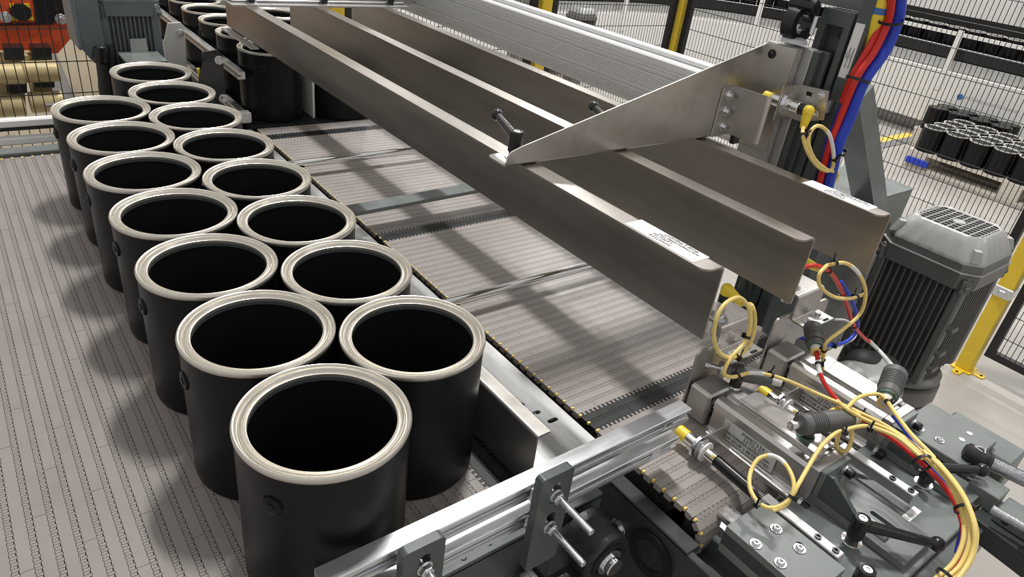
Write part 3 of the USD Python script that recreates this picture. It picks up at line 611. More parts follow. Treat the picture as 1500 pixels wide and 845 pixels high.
def exhaust(p0, d, label, L=.080, s=1.0, stem=True):
    """speed controller / silencer: ribbed grey barrel with seal and white push-in collar"""
    p0 = np.array(p0, float); d = np.array(d, float); d /= np.linalg.norm(d); t = thing('flow_controller', label, 'flow controller', p0)
    pr = [(0, 0), (.0125, 0), (.0140, .002), (.0140, .010)]
    n = 7
    for i in range(n):
        h = .012 + i * .0036; pr += [(.0140, h), (.0128, h + .0004), (.0128, h + .0016), (.0140, h + .002)]
    pr += [(.0140, L * .62), (.0125, L * .65), (.0125, L * .86), (.0112, L * .9), (0, L * .9)]
    obj('barrel', lathe([(r * s, h) for r, h in pr], p0, d, 32), 'plastic_grey', t)
    obj('seal', ring(p0 + d * L * .88, d, .0112 * s, .006 * s, .004, 28), 'green_seal', t)
    obj('collar', cyl(p0 + d * (L * .9), p0 + d * (L * .9 + .013), .0078 * s, 24, .0008), 'white_plastic', t)
    obj('collar_ring', ring(p0 + d * (L * .9 + .012), d, .0086 * s, .006 * s, .003, 24), 'pin_yellow', t)
    if stem:
        obj('adjust_screw', [cyl(p0 - d * .010, p0, .0055 * s, 18, .0006), lathe([(0, 0), (.0062 * s, 0), (.0062 * s, .006), (.004 * s, .007), (0, .007)], p0 - d * .010, -d, 6)], 'zinc', t)
    return p0 + d * (L * .9 + .013)
f1 = np.array((0.7518, 0.2875, 1.0000)); f1e = np.array((0.8402, 0.2618, 0.9940))
x1_ = exhaust(f1, f1e - f1, 'ribbed grey flow controller with steel screw end lying across the two end stop cylinders', L=.092)
t_ = thing('elbow_fitting', 'black swivel elbow with green seal at the rear end of the first cylinder', 'fitting', (.80, .29, .955))
obj('stem', [cyl((.795, .292, .9575), (.795, .292, .975), .0095, 24, .001), hull(np.vstack([ball((.795, .292, .982), .0105, 2).vertices, ball((.790, .296, .990), .009, 2).vertices]))], 'plastic_black', t_)
obj('seal', ring((.795, .292, .956), (0, 0, 1), .012, .006, .005, 28), 'green_seal', t_)
f2 = np.array((0.9662, 0.2762, 1.0150)); f2e = np.array((0.9040, 0.2539, 1.0000))
x2_ = exhaust(f2, f2e - f2, 'grey flow controller pointing down by the foot of the grey gearmotor', L=.060, s=1.15, stem=False)
f3 = np.array((0.9895, 0.4201, 1.0000)); f3e = np.array((0.9430, 0.3767, 0.9850))
x3_ = exhaust(f3, f3e - f3, 'grey flow controller below the second stepped bracket with a red hose', L=.048, s=1.0, stem=False)
# fittings under the first bracket
ff = thing('flow_controller', 'dark ribbed flow controller below the first stepped bracket with a white collar', 'flow controller', (.85, .43, .97))
g0 = np.array((0.7940, 0.4346, 0.9750)); g1 = np.array((0.8406, 0.3854, 0.9720)); gd_ = (g1 - g0) / np.linalg.norm(g1 - g0); gl = np.linalg.norm(g1 - g0)
obj('barrel', lathe([(0, 0), (.0095, 0), (.0118, .004)] + [(r, .008 + i * .0036 + h) for i in range(5) for r, h in ((.0125, 0), (.0112, .0005), (.0112, .0018), (.0125, .0024))] + [(.0118, gl * .62), (.0108, gl), (0, gl)], g0, gd_, 28), 'plastic_grey', ff)
obj('seal', ring(g1 - gd_ * .002, gd_, .0098, .005, .003, 24), 'green_seal', ff); obj('collar', cyl(g1, g1 + gd_ * .016, .0072, 22, .0008), 'white_plastic', ff)
obj('adjust_screw', [cyl(g0 - gd_ * .022, g0, .0035, 16), lathe([(0, 0), (.0058, 0), (.0058, .006), (0, .007)], g0 - gd_ * .022, -gd_, 6), ring(g0 - gd_ * .006, gd_, .011, .0035, .0025, 24)], 'zinc', ff)
v_ = np.array((0.8013, 0.4134, 0.9620)); obj('stem', [cyl(v_ - (0, 0, .012), v_ + (0, 0, .012), .0085, 22, .001)], 'plastic_black', ff)
obj('stem_collar', lathe([(0, 0), (.0098, 0), (.0098, .006), (.008, .008), (0, .008)], v_ - (0, 0, .0125), (0, 0, 1), 24), 'zinc', ff)

# ================================================================== end stop adjusting slides at the lower right
sp = thing('slide_plate', 'green-grey slide plate with four washered socket screws, by the bottom edge', 'slide plate', (.65, .22, .92))
z = .929
ho = [Point(.648, .2285).buffer(.0042), Point(.655, .1985).buffer(.0042)]
po = sbox(.601, .150, .672, .262)
for h in ho: po = po.difference(h)
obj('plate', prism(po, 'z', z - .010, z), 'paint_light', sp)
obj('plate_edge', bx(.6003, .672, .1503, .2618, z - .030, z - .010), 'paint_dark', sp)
for q in ((0.6501, 0.2272, 0.9290), (0.6092, 0.2266, 0.9290), (0.6491, 0.1949, 0.9290), (0.6115, 0.1949, 0.9290)):
    obj('socket_screw', capscrew(q, (0, 0, 1), .0046, .0042), 'zinc', sp)
kr = thing('linear_guide', 'steel profile rail and carriage under the front slide plate', 'linear guide', (.65, .28, .88))
obj('rail', prism([(.640, .872), (.664, .872), (.664, .880), (.659, .884), (.659, .889), (.664, .893), (.664, .898), (.640, .898), (.640, .893), (.645, .889), (.645, .884), (.640, .880)], 'y', .10, .296), 'zinc', kr)
obj('carriage', bx(.622, .680, .160, .256, .878, .8988, .001), 'plastic_black', kr)
obj('base', bx(.625, .70, .06, .292, .78, .872, .002), 'paint_green', kr)
def sq_bar(x0, y0, y1, z, label):
    t = thing('square_bar', label, 'steel bar', (x0 + .007, (y0 + y1) / 2, z))
    obj('bar', bx(x0, x0 + .0145, y0, y1, z - .016, z, .0012), 'steel_plate', t)
    for y in (y0 + .008, y1 - .075): obj('socket_screw', lathe([(0, 0), (.0042, 0), (.0042, .0016), (.0022, .0016), (.0022, .0002), (0, .0002)], (x0 + .0072, y, z), (0, 0, 1), 20), 'plastic_black', t)
    return t
sq_bar(.677, .162, .268, .930, 'square steel bar along the front slide plate with four screws')
sq_bar(.8600, .162, .270, .930, 'square steel bar between the two gusseted plates')
sq_bar(.770, .150, .238, .9205, 'square steel bar lying behind the front black lever')

def slotted_plate(x0, x1, z, label):
    t = thing('adjust_plate', label, 'plate', ((x0 + x1) / 2, .19, z))
    xs = (x0 + x1) / 2 + .008; s = rrect(xs - .004, xs + .004, .132, .185, .0038)
    obj('plate', prism(sbox(x0, .118, x1, .262).difference(s), 'z', z - .010, z), 'paint_light', t)
    # upright that bolts to the cylinder and its triangular gusset
    obj('upright', bx(x0 + .002, x1 - .012, .2365, .2438, z - .001, .9535, .0008), 'paint_light', t)
    obj('gusset', prism([(.2370, z - .001), (.2370, .9530), (.228, .9530), (.168, z - .001)], 'x', x0 + .0035, x0 + .0105), 'paint_green', t)
    for qx in (x0 + .026, x0 + .050) if False else (x1 - .022,):
        q = np.array((qx, .2365, .9385)); obj('cap_screw', [cyl(q, q + (0, -.0022, 0), .0085, 26, .0005), ring(q + (0, -.0022, 0), (0, -1, 0), .0075, .003, .0022, 24)], 'zinc', t)
        obj('cap_screw_head', lathe([(0, 0), (.0062, 0), (.0066, .001), (.0066, .008), (.0060, .0095), (.0034, .0095), (.0034, .005), (0, .005)], q + (0, -.0044, 0), (0, -1, 0), 26), 'plastic_black', t)
    q = np.array((x0 - .004, .2400, .905)); 
    return t
slotted_plate(.758, .832, .9135, 'grey-green plate with welded gusset and curved slot, carrying the first end stop cylinder')
slotted_plate(.938, 1.020, .9135, 'grey-green plate with welded gusset, carrying the second end stop cylinder')
for q, nm in (((0.7480, 0.2411, 0.8990), 'black socket screw with washer beside the front gusset'), ((0.9300, 0.2374, 0.9079), 'black socket screw with washer beside the rear gusset')):
    q = np.array(q); t = thing('cap_screw', nm, 'screw', q)
    obj('washer', [cyl(q + (.012, 0, 0), q + (.014, -.0, 0), .0085, 24), cyl(q + (0, .006, 0), q + (0, .0085, 0), .0095, 26, .0004), ring(q + (0, .004, 0), (0, 1, 0), .0078, .003, .002, 24)], 'zinc', t)
    obj('head', lathe([(0, 0), (.0062, 0), (.0068, .001), (.0068, .008), (.0060, .0095), (.0034, .0095), (.0034, .005), (0, .005)], q + (0, .004, 0), (0, -1, 0), 26), 'plastic_black', t)
# base plate, scale strip, big frame
bp = thing('rig_base', 'long green-grey base plate of the end stop rig with a white scale strip', 'base plate', (.9, .16, .9))
obj('plate', bx(.600, 1.02, .108, .262, .888, .9025, .0015), 'paint_light', bp)
obj('front_angle', [bx(.600, 1.02, .090, .1085, .889, .8935, .0015), bx(.600, 1.02, .090, .0945, .80, .8925, .0015)], 'paint_green', bp)
sc = np.array((0.8633, 0.1564, 0.9027))
obj('scale', bx(.836, .880, sc[1] - .006, sc[1] + .005, .9025, .9031, .0003), 'white_label', bp, 'white scale strip with black marks')
for i in range(6): obj('scale_mark', bx(.840 + i * .0042, .8409 + i * .0042, sc[1] - .004, sc[1] - .004 + (.006 if i % 2 == 0 else .004), .9031, .9033), 'ink', bp)
obj('strut', prism([(.108, .80), (.108, .888), (.262, .888), (.262, .86), (.14, .70)], 'x', .985, .997), 'paint_dark', bp)
obj('strut', prism([(.108, .80), (.108, .888), (.262, .888), (.262, .86), (.14, .70)], 'x', .70, .712), 'paint_dark', bp)
obj('leg', bx(.86, .92, .17, .23, 0, .80, .002), 'paint_dark', bp)
obj('leg_beam', bx(.64, 1.0, .17, .23, .75, .80, .002), 'paint_dark', bp)
clamp_lever((.712, .170, .9215) if False else tuple(np.array((0.7342, 0.1724, 0.9135))), -0.801, 'large black clamping lever with ball end, nearest the bottom right corner', L=0.0917, tilt=-0.071)
clamp_lever(tuple(np.array((0.9197, 0.1722, 0.9135))), -.55, 'black clamping lever half hidden under the yellow cable bundle', L=.075, tilt=-.02)
clamp_lever(tuple(np.array((0.6676, 0.1301, 0.9135))), -1.7, 'black lever hub cut by the bottom edge of the photo', L=.06, tilt=.05)
# outer plate with screws
op = thing('outer_plate', 'grey-green plate with two socket screws and two bright dowels, right of the yellow cables', 'plate', (1.04, .20, .93))
obj('plate', bx(.985, 1.093, .150, .250, .918, .930, .0012), 'paint_light', op)
for q in ((1.0086, 0.2264, 0.9300), (1.0096, 0.1977, 0.9300)): obj('socket_screw', capscrew(q, (0, 0, 1), .0044, .004), 'zinc', op)
for q in ((1.0699, 0.1806, 0.9300), (1.0436, 0.1803, 0.9300)): obj('dowel', cyl(q, np.array(q) + (0, 0, .0008), .0042, 20), 'white_label', op)
ob = thing('outer_beam', 'green-grey square beam end beside the outer plate', 'beam', (1.12, .15, .9))
obj('beam', bx(1.075, 1.135, .118, .222, .855, .917, .003), 'paint_light', ob)
obj('leg', bx(1.08, 1.13, .13, .18, 0, .856, .002), 'paint_green', ob)
# threaded rod with black rubber foot, adjusting block at the right edge
tr = thing('threaded_rod', 'thick zinc threaded rod with a black rubber end at the right edge', 'threaded rod', (1.0167, 0.1331, 0.9350))
a0, a1 = np.array((1.0192, 0.1377, 0.9350)), np.array((1.0436, 0.0710, 0.9300)); d = (a1 - a0) / np.linalg.norm(a1 - a0); LL = np.linalg.norm(a1 - a0)
th_ = [(0, 0)]
for i in range(int(LL / .0018)): th_ += [(.0088, i * .0018), (.0102, i * .0018 + .0009)]
obj('thread', lathe(th_ + [(.0088, LL), (0, LL)], a0, d, 28), 'zinc', tr)
obj('rubber_end', lathe([(0, -.030), (.010, -.030), (.0140, -.026), (.0140, -.004), (.0115, -.003), (.0115, -.001), (.0130, 0), (.0130, .004), (0, .004)], a0, d, 30), 'rubber', tr)
e1 = np.cross([0, 0, 1], d); e1 /= np.linalg.norm(e1); mo = a0 - d * .016 + np.array([0, 0, .0138])
obj('marking', [hull([mo + p * e1 + q * d + (0, 0, h) for p, q in c for h in (0, .0005)]) for c in (((-.007, .004), (-.005, .004), (-.001, -.006), (.001, -.006)), ((.007, .004), (.005, .004), (-.001, -.006), (.001, -.006)), ((-.006, .007), (.006, .007), (-.006, .0085), (.006, .0085)))], 'grey_tube', tr, 'pale emblem', smooth=False)
ad = thing('adjusting_block', 'dark steel adjusting bar with a zinc screw and slotted plate at the lower right edge', 'adjuster', (0.9677, 0.1072, 0.9000))
c0 = np.array((0.9510, 0.1158, 0.9050))
obj('bar', hull([np.array((0.9437, 0.1533, 0.9000)) + (0, 0, s) for s in (0, -.03)] + [np.array((0.9908, 0.1582, 0.9000)) + (0, 0, s) for s in (0, -.03)] + [np.array((0.9901, 0.0476, 0.9000)) + (0, 0, s) for s in (0, -.03)] + [np.array((0.9275, 0.0186, 0.9000)) + (0, 0, s) for s in (0, -.03)]), 'paint_dark', ad)
obj('slotted_block', bx(c0[0] + .005, c0[0] + .052, c0[1] - .07, c0[1] - .022, .900, .916, .001), 'paint_light', ad)
obj('end_block', bx(c0[0] + .018, c0[0] + .055, c0[1] - .018, c0[1] + .02, .895, .925, .001), 'paint_light', ad)
k0, k1 = np.array((0.9404, 0.0970, 0.9250)), np.array((0.9469, 0.0364, 0.9250)); kd = (k1 - k0) / np.linalg.norm(k1 - k0)
obj('screw', [lathe([(0, 0)] + [p for i in range(30) for p in ((.0058, i * .0016), (.0068, i * .0016 + .0008))] + [(0, .048)], k0, kd, 24), lathe([(0, .048), (.011, .048), (.011, .075), (0, .075)], k0, kd, 6)], 'zinc', ad)
q = np.array((0.9429, 0.0774, 0.9162)); obj('oblong_hole', cyl(q - (0, 0, .0004), q + (0, 0, .0002), .0046, 18), 'hole', ad)
q = np.array((0.9357, 0.0468, 0.9010)); obj('oblong_hole', cyl(q - (0, 0, .0004), q + (0, 0, .0002), .0055, 18), 'hole', ad)

# ================================================================== gearmotors
def gearmotor(cx, cy, w, z0, z1, mat, cap_mat, label, flange=True):
    """square finned motor standing upright under its fan cowl"""
    t = thing('gearmotor', label, 'electric motor', (cx, cy, z0)); h = w / 2; zc = z1 - .075
    obj('core', bx(cx - h * .80, cx + h * .80, cy - h * .80, cy + h * .80, z0 + .02, zc, .006), mat, t)
    n = 11
    for side in range(4):
        for i in range(n):
            if side > 1 and i % 2: continue
            a = -h * .72 + 1.44 * h * i / (n - 1)
            if side == 0: m = bx(cx + a - .0016, cx + a + .0016, cy - h * .97, cy - h * .78, z0 + .03, zc - .002)
            elif side == 1: m = bx(cx - h * .97, cx - h * .78, cy + a - .0016, cy + a + .0016, z0 + .03, zc - .002)
            elif side == 2: m = bx(cx + a - .0016, cx + a + .0016, cy + h * .78, cy + h * .97, z0 + .03, zc - .002)
            else: m = bx(cx + h * .78, cx + h * .97, cy + a - .0016, cy + a + .0016, z0 + .03, zc - .002)
            obj('cooling_fin', m, mat, t)
    for sx in (-1, 1):
        for sy in (-1, 1):
            obj('corner_rib', bx(cx + sx * h * .98 - (.02 if sx > 0 else 0), cx + sx * h * .98 + (.02 if sx < 0 else 0), cy + sy * h * .98 - (.02 if sy > 0 else 0), cy + sy * h * .98 + (.02 if sy < 0 else 0), z0 + .015, zc, .004), mat, t)
    def oct_(r, c, z): return [(cx + a, cy + b, z) for a, b in ((-r + c, -r), (r - c, -r), (r, -r + c), (r, r - c), (r - c, r), (-r + c, r), (-r, r - c), (-r, -r + c))]
    obj('collar', hull(oct_(h * 1.06, h * .30, zc - .030) + oct_(h * 1.07, h * .30, zc + .004)), mat, t)
    obj('seam', hull(oct_(h * 1.09, h * .31, zc + .004) + oct_(h * 1.09, h * .31, zc + .0065)), cap_mat, t)
    obj('skirt', hull(oct_(h * 1.05, h * .30, zc + .0065) + oct_(h * 1.04, h * .30, zc + .022)), mat, t)
    # cowl: a flared shell with a sunk grille
    r0, r1 = h * 1.03, h * .72
    k = 96; ang = np.linspace(0, 2 * PI, k, endpoint=False)
    def outline(r, wob):
        s = 1 / np.maximum(np.abs(np.cos(ang)), np.abs(np.sin(ang))); s = np.minimum(s, 1.22)
        q = 1 + wob * np.maximum(0, np.cos(ang * 24))
        return np.stack([cx + r * s * q * np.cos(ang), cy + r * s * q * np.sin(ang)], 1)
    rows = [(outline(r0, 0), zc + .022), (outline(r0 * .985, .012), zc + .030), (outline(h * .86, .018), zc + .055), (outline(r1 * 1.06, .004), zc + .068), (outline(r1, 0), zc + .070), (outline(r1 * .94, 0), zc + .0685)]
    v = np.vstack([np.column_stack([p, np.full(k, z)]) for p, z in rows]); f = []
    for i in range(len(rows) - 1):
        for j in range(k):
            a, b = i * k + j, i * k + (j + 1) % k; f += [(a, b, b + k), (a, b + k, a + k)]
    obj('cowl', TM(v, np.array(f), process=False), cap_mat, t)
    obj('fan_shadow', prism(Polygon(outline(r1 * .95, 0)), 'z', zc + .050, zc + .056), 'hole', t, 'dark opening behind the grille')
    poly = Polygon(outline(r1 * .945, 0)); bars = []
    for i in range(9):
        a = -r1 * 1.0 + 2 * r1 * (i + .5) / 9
        bars += [sbox(cx + a - .0011, cy - r1 * 1.3, cx + a + .0011, cy + r1 * 1.3), sbox(cx - r1 * 1.3, cy + a - .0011, cx + r1 * 1.3, cy + a + .0011)]
    from shapely import union_all
    gr = union_all(bars).intersection(poly).union(Point(cx, cy).buffer(h * .13))
    obj('grille', prism(gr, 'z', zc + .0655, zc + .0685) if gr.geom_type == 'Polygon' else cat_([prism(q, 'z', zc + .0655, zc + .0685) for q in gr.geoms]), cap_mat, t, smooth=False)
    for sx, sy in ((-1, -1), (1, -1), (-1, 1), (1, 1)):
        p = np.array((cx + sx * h * .80, cy + sy * h * .80, zc + .052)); d = np.array((sx, sy, 0)) / math.sqrt(2); u = np.array((-d[1], d[0], 0))
        obj('lifting_tab', hull([p + a * u * .007 + b * d for a in (-1, 1) for b in (-.012, .008)] + [p + a * u * .009 + (0, 0, -.022) + b * d for a in (-1, 1) for b in (-.01, .016)]), cap_mat, t)
        q = np.array((cx + sx * h * 1.0, cy + sy * h * 1.0, zc - .022)); obj('corner_bolt', [bolt(q - d * .004, d, .009, .007), hull([q - d * .012 + a * u * .011 + (0, 0, b) for a in (-1, 1) for b in (-.014, .016)] + [q - d * .003 + a * u * .010 + (0, 0, b) for a in (-1, 1) for b in (-.012, .014)])], mat, t)
    if flange:
        obj('flange', lathe([(0, 0), (h * 1.02, 0), (h * 1.10, .006), (h * 1.10, .014), (h * 1.0, .020), (h * 1.0, .026), (0, .026)], (cx, cy, z0 - .014), (0, 0, 1), 56), mat, t)
        obj('base_ring', lathe([(0, 0), (h * 1.06, 0), (h * 1.16, .010), (h * 1.14, .045), (h * .9, .052), (0, .052)], (cx, cy, z0 - .066), (0, 0, 1), 56), mat, t)
    return t
gm = gearmotor(1.585, .470, .188, .705, 1.062, 'motor_grey', 'motor_light', 'large dark grey finned gearmotor with light fan cowl, standing right of the lane plates')
mg = (1.585, .470)
obj('rating_plate', bx(1.679, 1.6815, .40, .47, .73, .84, .0004), 'aluminium_matt', gm)
for zz in (.76, .80, .86): obj('lug', bx(1.50, 1.53, .366, .380, zz, zz + .010, .002), 'motor_grey', gm)
gx = gm
obj('housing', [lathe([(0, 0), (.050, 0), (.056, .006), (.056, .09), (.045, .105), (.035, .12), (0, .12)], np.array((1.3600, 0.4056, 0.7623)), (-1, .25, 0), 36)], 'motor_light', gx)
obj('boot', hull(np.vstack([ball(np.array((1.4000, 0.4260, 0.7604)), .040, 2).vertices, ball(np.array((1.3200, 0.4393, 0.7969)), .034, 2).vertices])), 'rubber', gx)
obj('pedestal', lathe([(0, 0), (.095, 0), (.095, .63), (.105, .64), (0, .64)], (1.585, .47, 0), (0, 0, 1), 40), 'motor_grey', gx)
g2 = gearmotor(.372, 2.125, .142, .90, 1.252, 'motor_blue', 'motor_blue', 'blue-grey finned gearmotor with terminal box at the top left behind the last cans')
obj('terminal_box', [hull([(x, y, z) for x, y in ((.250, 2.03), (.302, 2.03), (.302, 2.16), (.250, 2.16)) for z in (1.075, 1.19)] + [(.268, 2.04, 1.045), (.30, 2.04, 1.045), (.268, 2.15, 1.045)])], 'motor_blue', g2)
obj('terminal_lid', bx(.243, .252, 2.024, 2.165, 1.072, 1.192, .003), 'motor_blue', g2)
obj('name_plate', hull([np.array(p) + (0, q, 0) for p in ((0.3628, 2.0450, 1.0933), (0.4012, 2.0450, 1.0945), (0.4031, 2.0450, 1.0463), (0.3623, 2.0450, 1.0440)) for q in (0, .001)]), 'aluminium_matt', g2)
mp = g2
zz = (0.3624, 1.9900, 1.0605)[2]
obj('foot_plate', bx(.330, .425, 1.95, 2.05, zz - .006, zz, .001), 'paint_light', mp)
for q in ((0.4099, 2.1425, 1.0320), (0.4081, 2.0821, 1.0320)): obj('hex_bolt', bolt((q[0], q[1], zz), (0, 0, 1), .010, .006), 'zinc', mp)
obj('stand', bx(.35, .42, 1.99, 2.03, 0, zz - .006, .002), 'paint_dark', mp)
cd = g2
obj('gland', cyl((0.2907, 2.0400, 1.0805), (0.2901, 2.0400, 1.0372), .019, 20, .003), 'plastic_black', cd)
obj('hose', tube([(0.2906, 2.0400, 1.0405), (0.2887, 2.0400, 0.9979), (0.2872, 2.0400, 0.9366), (.31, 2.04, .70)], .0135, 14), 'rubber', cd)
obj('hose', tube([(0.3149, 2.0500, 1.0779), (0.3126, 2.0500, 1.0203), (0.3059, 2.0500, 0.9325), (.335, 2.05, .70)], .010, 12), 'rubber', cd)
obj('yellow_strip', bx(*[v for v in (.325, .333, 2.052, 2.056, .80, 1.0)]), 'yellow_plug', cd)

# ================================================================== hoses and cables
def cable(label, pts, r, mat, ties=(), name='cable', cat='cable', extra=()):
    P_ = smooth_path(pts, 7); t = thing(name, label, cat, P_[0])
    obj('sheath', tube(pts, r, 12), mat, t)
    for q in ties:
        i = int(q * (len(P_) - 1)); d = P_[min(i + 1, len(P_) - 1)] - P_[max(i - 1, 0)]
        obj('cable_tie', tie(P_[i], d, r * 1.05), 'plastic_black', t, 'black cable tie')
    for q0_, q1_, m in extra:
        n_ = len(P_); obj('marker_sleeve', tube(P_[int(q0_ * n_):int(q1_ * n_)], r * 1.10, 12, 2), m, t)
    return t
Y = .0027
cable('yellow sensor cable looping beside the nearest plate end, then crossing the first cylinder', [s1, (0.7471, 0.4000, 1.1163), (0.7596, 0.3950, 1.0915), (0.7615, 0.3920, 1.0634), (0.7509, 0.3920, 1.0447), (0.7220, 0.3900, 1.0478), (0.6903, 0.3900, 1.0659), (0.6673, 0.3900, 1.0950), (0.6670, 0.3950, 1.1202), (0.6841, 0.4000, 1.1352), (0.7209, 0.4050, 1.1317), (0.7358, 0.3960, 1.1164), (0.7454, 0.3920, 1.0910), (0.7438, 0.3900, 1.0669), (0.7192, 0.3870, 1.0550), (0.7073, 0.3850, 1.0440), (0.7059, 0.3830, 1.0315), (0.7285, 0.3820, 1.0196), (0.7674, 0.3800, 1.0140), (0.8142, 0.3735, 0.9970), (0.8277, 0.3490, 0.9970), (0.8386, 0.3129, 0.9970), (0.8477, 0.2684, 1.0000), (0.8566, 0.2253, 1.0000), (0.8515, 0.1822, 1.0000), (0.8365, 0.1394, 0.9950), (0.8144, 0.1080, 0.9850), (0.7917, 0.0889, 0.9720), (0.7654, 0.0809, 0.9550), (0.7362, 0.0834, 0.9420)], Y, 'yellow_cable', ties=(.16, .44, .60, .66), extra=((.615, .645, 'white_label'),))
cable('yellow sensor cable looping beside the middle plate end, then running down to the right', [s2, (0.8900, 0.3850, 1.1519), (0.9227, 0.3800, 1.1482), (0.9664, 0.3750, 1.1231), (1.0004, 0.3700, 1.0875), (1.0152, 0.3700, 1.0473), (0.9870, 0.3720, 1.0270), (0.9499, 0.3740, 1.0122), (0.9539, 0.3740, 0.9908), (0.9653, 0.3700, 0.9559), (0.9847, 0.3600, 0.9209), (0.8367, 0.2816, 1.0040), (0.8338, 0.2509, 1.0050), (0.8450, 0.2122, 1.0050), (0.8376, 0.1729, 1.0040), (0.8245, 0.1306, 1.0000), (0.8074, 0.1010, 0.9900), (0.7896, 0.0829, 0.9760), (0.7647, 0.0744, 0.9580), (0.7358, 0.0770, 0.9450)], Y, 'yellow_cable', ties=(.07, .42, .50), extra=((.12, .17, 'white_label'),))
cable('yellow cable loop hanging between the middle plate end and the gearmotor', [(0.8856, 0.3880, 1.1503), (0.8659, 0.3850, 1.1416), (0.8724, 0.3800, 1.1233), (0.9220, 0.3780, 1.0952), (0.9730, 0.3760, 1.0807), (1.0095, 0.3740, 1.0794)], Y, 'yellow_cable', ties=(.9,))
cable('yellow cable with a round loop hanging over the front of the first cylinder', [(0.8253, 0.1671, 1.0080), (0.8350, 0.2011, 1.0080), (0.8319, 0.2240, 1.0060), (0.8195, 0.2396, 1.0060), (0.7941, 0.2489, 1.0040), (0.7761, 0.2539, 1.0000), (0.7460, 0.2517, 0.9950), (0.7135, 0.2445, 0.9850), (0.6815, 0.2360, 0.9750), (0.6664, 0.2333, 0.9620), (0.6508, 0.2398, 0.9520), (0.6438, 0.2544, 0.9500), (0.6516, 0.2737, 0.9520), (0.6697, 0.2885, 0.9560), (0.6897, 0.2947, 0.9640), (0.7033, 0.2881, 0.9700), (0.7041, 0.2720, 0.9740), (0.6942, 0.2526, 0.9740), (0.6821, 0.2385, 0.9680), (0.6639, 0.2330, 0.9580), (0.6485, 0.2384, 0.9500)], Y, 'yellow_cable', ties=(.14, .22, .44, .55), extra=((.74, .82, 'white_label'),))
cable('yellow cable rolled in a small coil behind the ribbed flow controller', [(0.8358, 0.2607, 0.9850), (0.8291, 0.2500, 0.9750), (0.8178, 0.2454, 0.9600), (0.8191, 0.2581, 0.9550), (0.8342, 0.2681, 0.9680), (0.8530, 0.2776, 0.9850), (0.8477, 0.2866, 0.9900), (0.8307, 0.2890, 0.9880)], Y, 'yellow_cable')
cable('yellow cable leaving the lower flow controller and joining the bundle at the right', [(0.8370, 0.2733, 1.0030), (0.8681, 0.2752, 1.0080), (0.8943, 0.2666, 1.0100), (0.8979, 0.2548, 1.0100), (0.8780, 0.2292, 1.0100), (0.8556, 0.1971, 1.0100), (0.8387, 0.1624, 1.0100), (0.8186, 0.1199, 1.0050), (0.7997, 0.0924, 0.9950), (0.7884, 0.0775, 0.9800), (0.7646, 0.0687, 0.9620), (0.7363, 0.0710, 0.9480)], Y, 'yellow_cable', ties=(.30,))
cable('yellow cable on the outer side of the bundle at the right', [(0.8345, 0.1731, 1.0120), (0.8243, 0.1420, 1.0100), (0.8106, 0.1098, 1.0020), (0.7917, 0.0854, 0.9900), (0.7746, 0.0719, 0.9700), (0.7459, 0.0680, 0.9550), (0.7227, 0.0711, 0.9450)], Y, 'yellow_cable')
tb = thing('bundle_tie', 'black cable ties around the yellow bundle at the right', 'cable tie', (0.8117, 0.1043, 0.9900))
for a, b, c, d_ in (((0.8117, 0.1043, 0.9900), (0.8217, 0.1169, 0.9950), .0105, 0), ((0.8254, 0.1650, 1.0030), (0.8411, 0.1872, 1.0030), .0115, 0), ((0.7443, 0.0771, 0.9470), (0.7568, 0.0756, 0.9550), .0105, 0)):
    obj('tie', tie(np.array(a), np.array(a) - np.array(b), c), 'plastic_black', tb)
RR = .0032
cable('red air hose from the second stepped bracket down across both cylinders to the bundle', [x3_, (0.9249, 0.3570, 0.9750), (0.8832, 0.3229, 0.9850), (0.8522, 0.2799, 0.9920), (0.8484, 0.2421, 0.9940), (0.8495, 0.2001, 0.9920), (0.8420, 0.1598, 0.9880), (0.8375, 0.1343, 0.9820), (0.8288, 0.1092, 0.9700), (0.8021, 0.0889, 0.9600), (0.7694, 0.0785, 0.9400)], RR, 'red', ties=(.06,), name='air_hose', cat='hose', extra=((.05, .14, 'white_label'),))
cable('red air hose arching from behind the middle plate down beside the gearmotor', [(0.8391, 0.4000, 1.1485), (0.8628, 0.3950, 1.1509), (0.9061, 0.3920, 1.1340), (0.9555, 0.3900, 1.0973), (1.0083, 0.3900, 1.0502), (1.0605, 0.3900, 1.0010), (1.1210, 0.3900, 0.9583), (1.1673, 0.3880, 0.9309)], RR, 'red', ties=(.3, .5, .75), name='air_hose', cat='hose')
cable('white end of the red hose plugged into the flow controller by the gearmotor', [(1.1540, 0.3880, 0.9394), (1.2027, 0.3800, 0.9054), f2 + np.array((0, 0, .002))], RR * 1.1, 'white_plastic', name='air_hose', cat='hose')
cable('blue air hose beside the red one at the gearmotor fins', [(1.0504, 0.4300, 1.0625), (1.0954, 0.4200, 1.0203), (1.1368, 0.4150, 0.9736), (1.1537, 0.4150, 0.9431), (1.1263, 0.4150, 0.9298), (1.0607, 0.4150, 0.9435), (1.0186, 0.4200, 0.9511)], RR, 'blue', ties=(.8,), name='air_hose', cat='hose')
cable('blue air hose behind the second end plate', [(1.0916, 0.5000, 0.9221), (1.0969, 0.4900, 0.9088), (1.1005, 0.4700, 0.9096), (1.0934, 0.4500, 0.9198)], RR, 'blue', name='air_hose', cat='hose')
cable('pale grey air hose arching behind the second stepped bracket', [(1.0471, 0.4300, 0.9300), (1.1030, 0.4200, 0.9240), (1.1687, 0.4200, 0.9208), (1.1841, 0.4300, 0.9307), (1.1609, 0.4400, 0.9491), (1.1338, 0.4500, 0.9539)], .0024, 'grey_tube', name='air_hose', cat='hose')
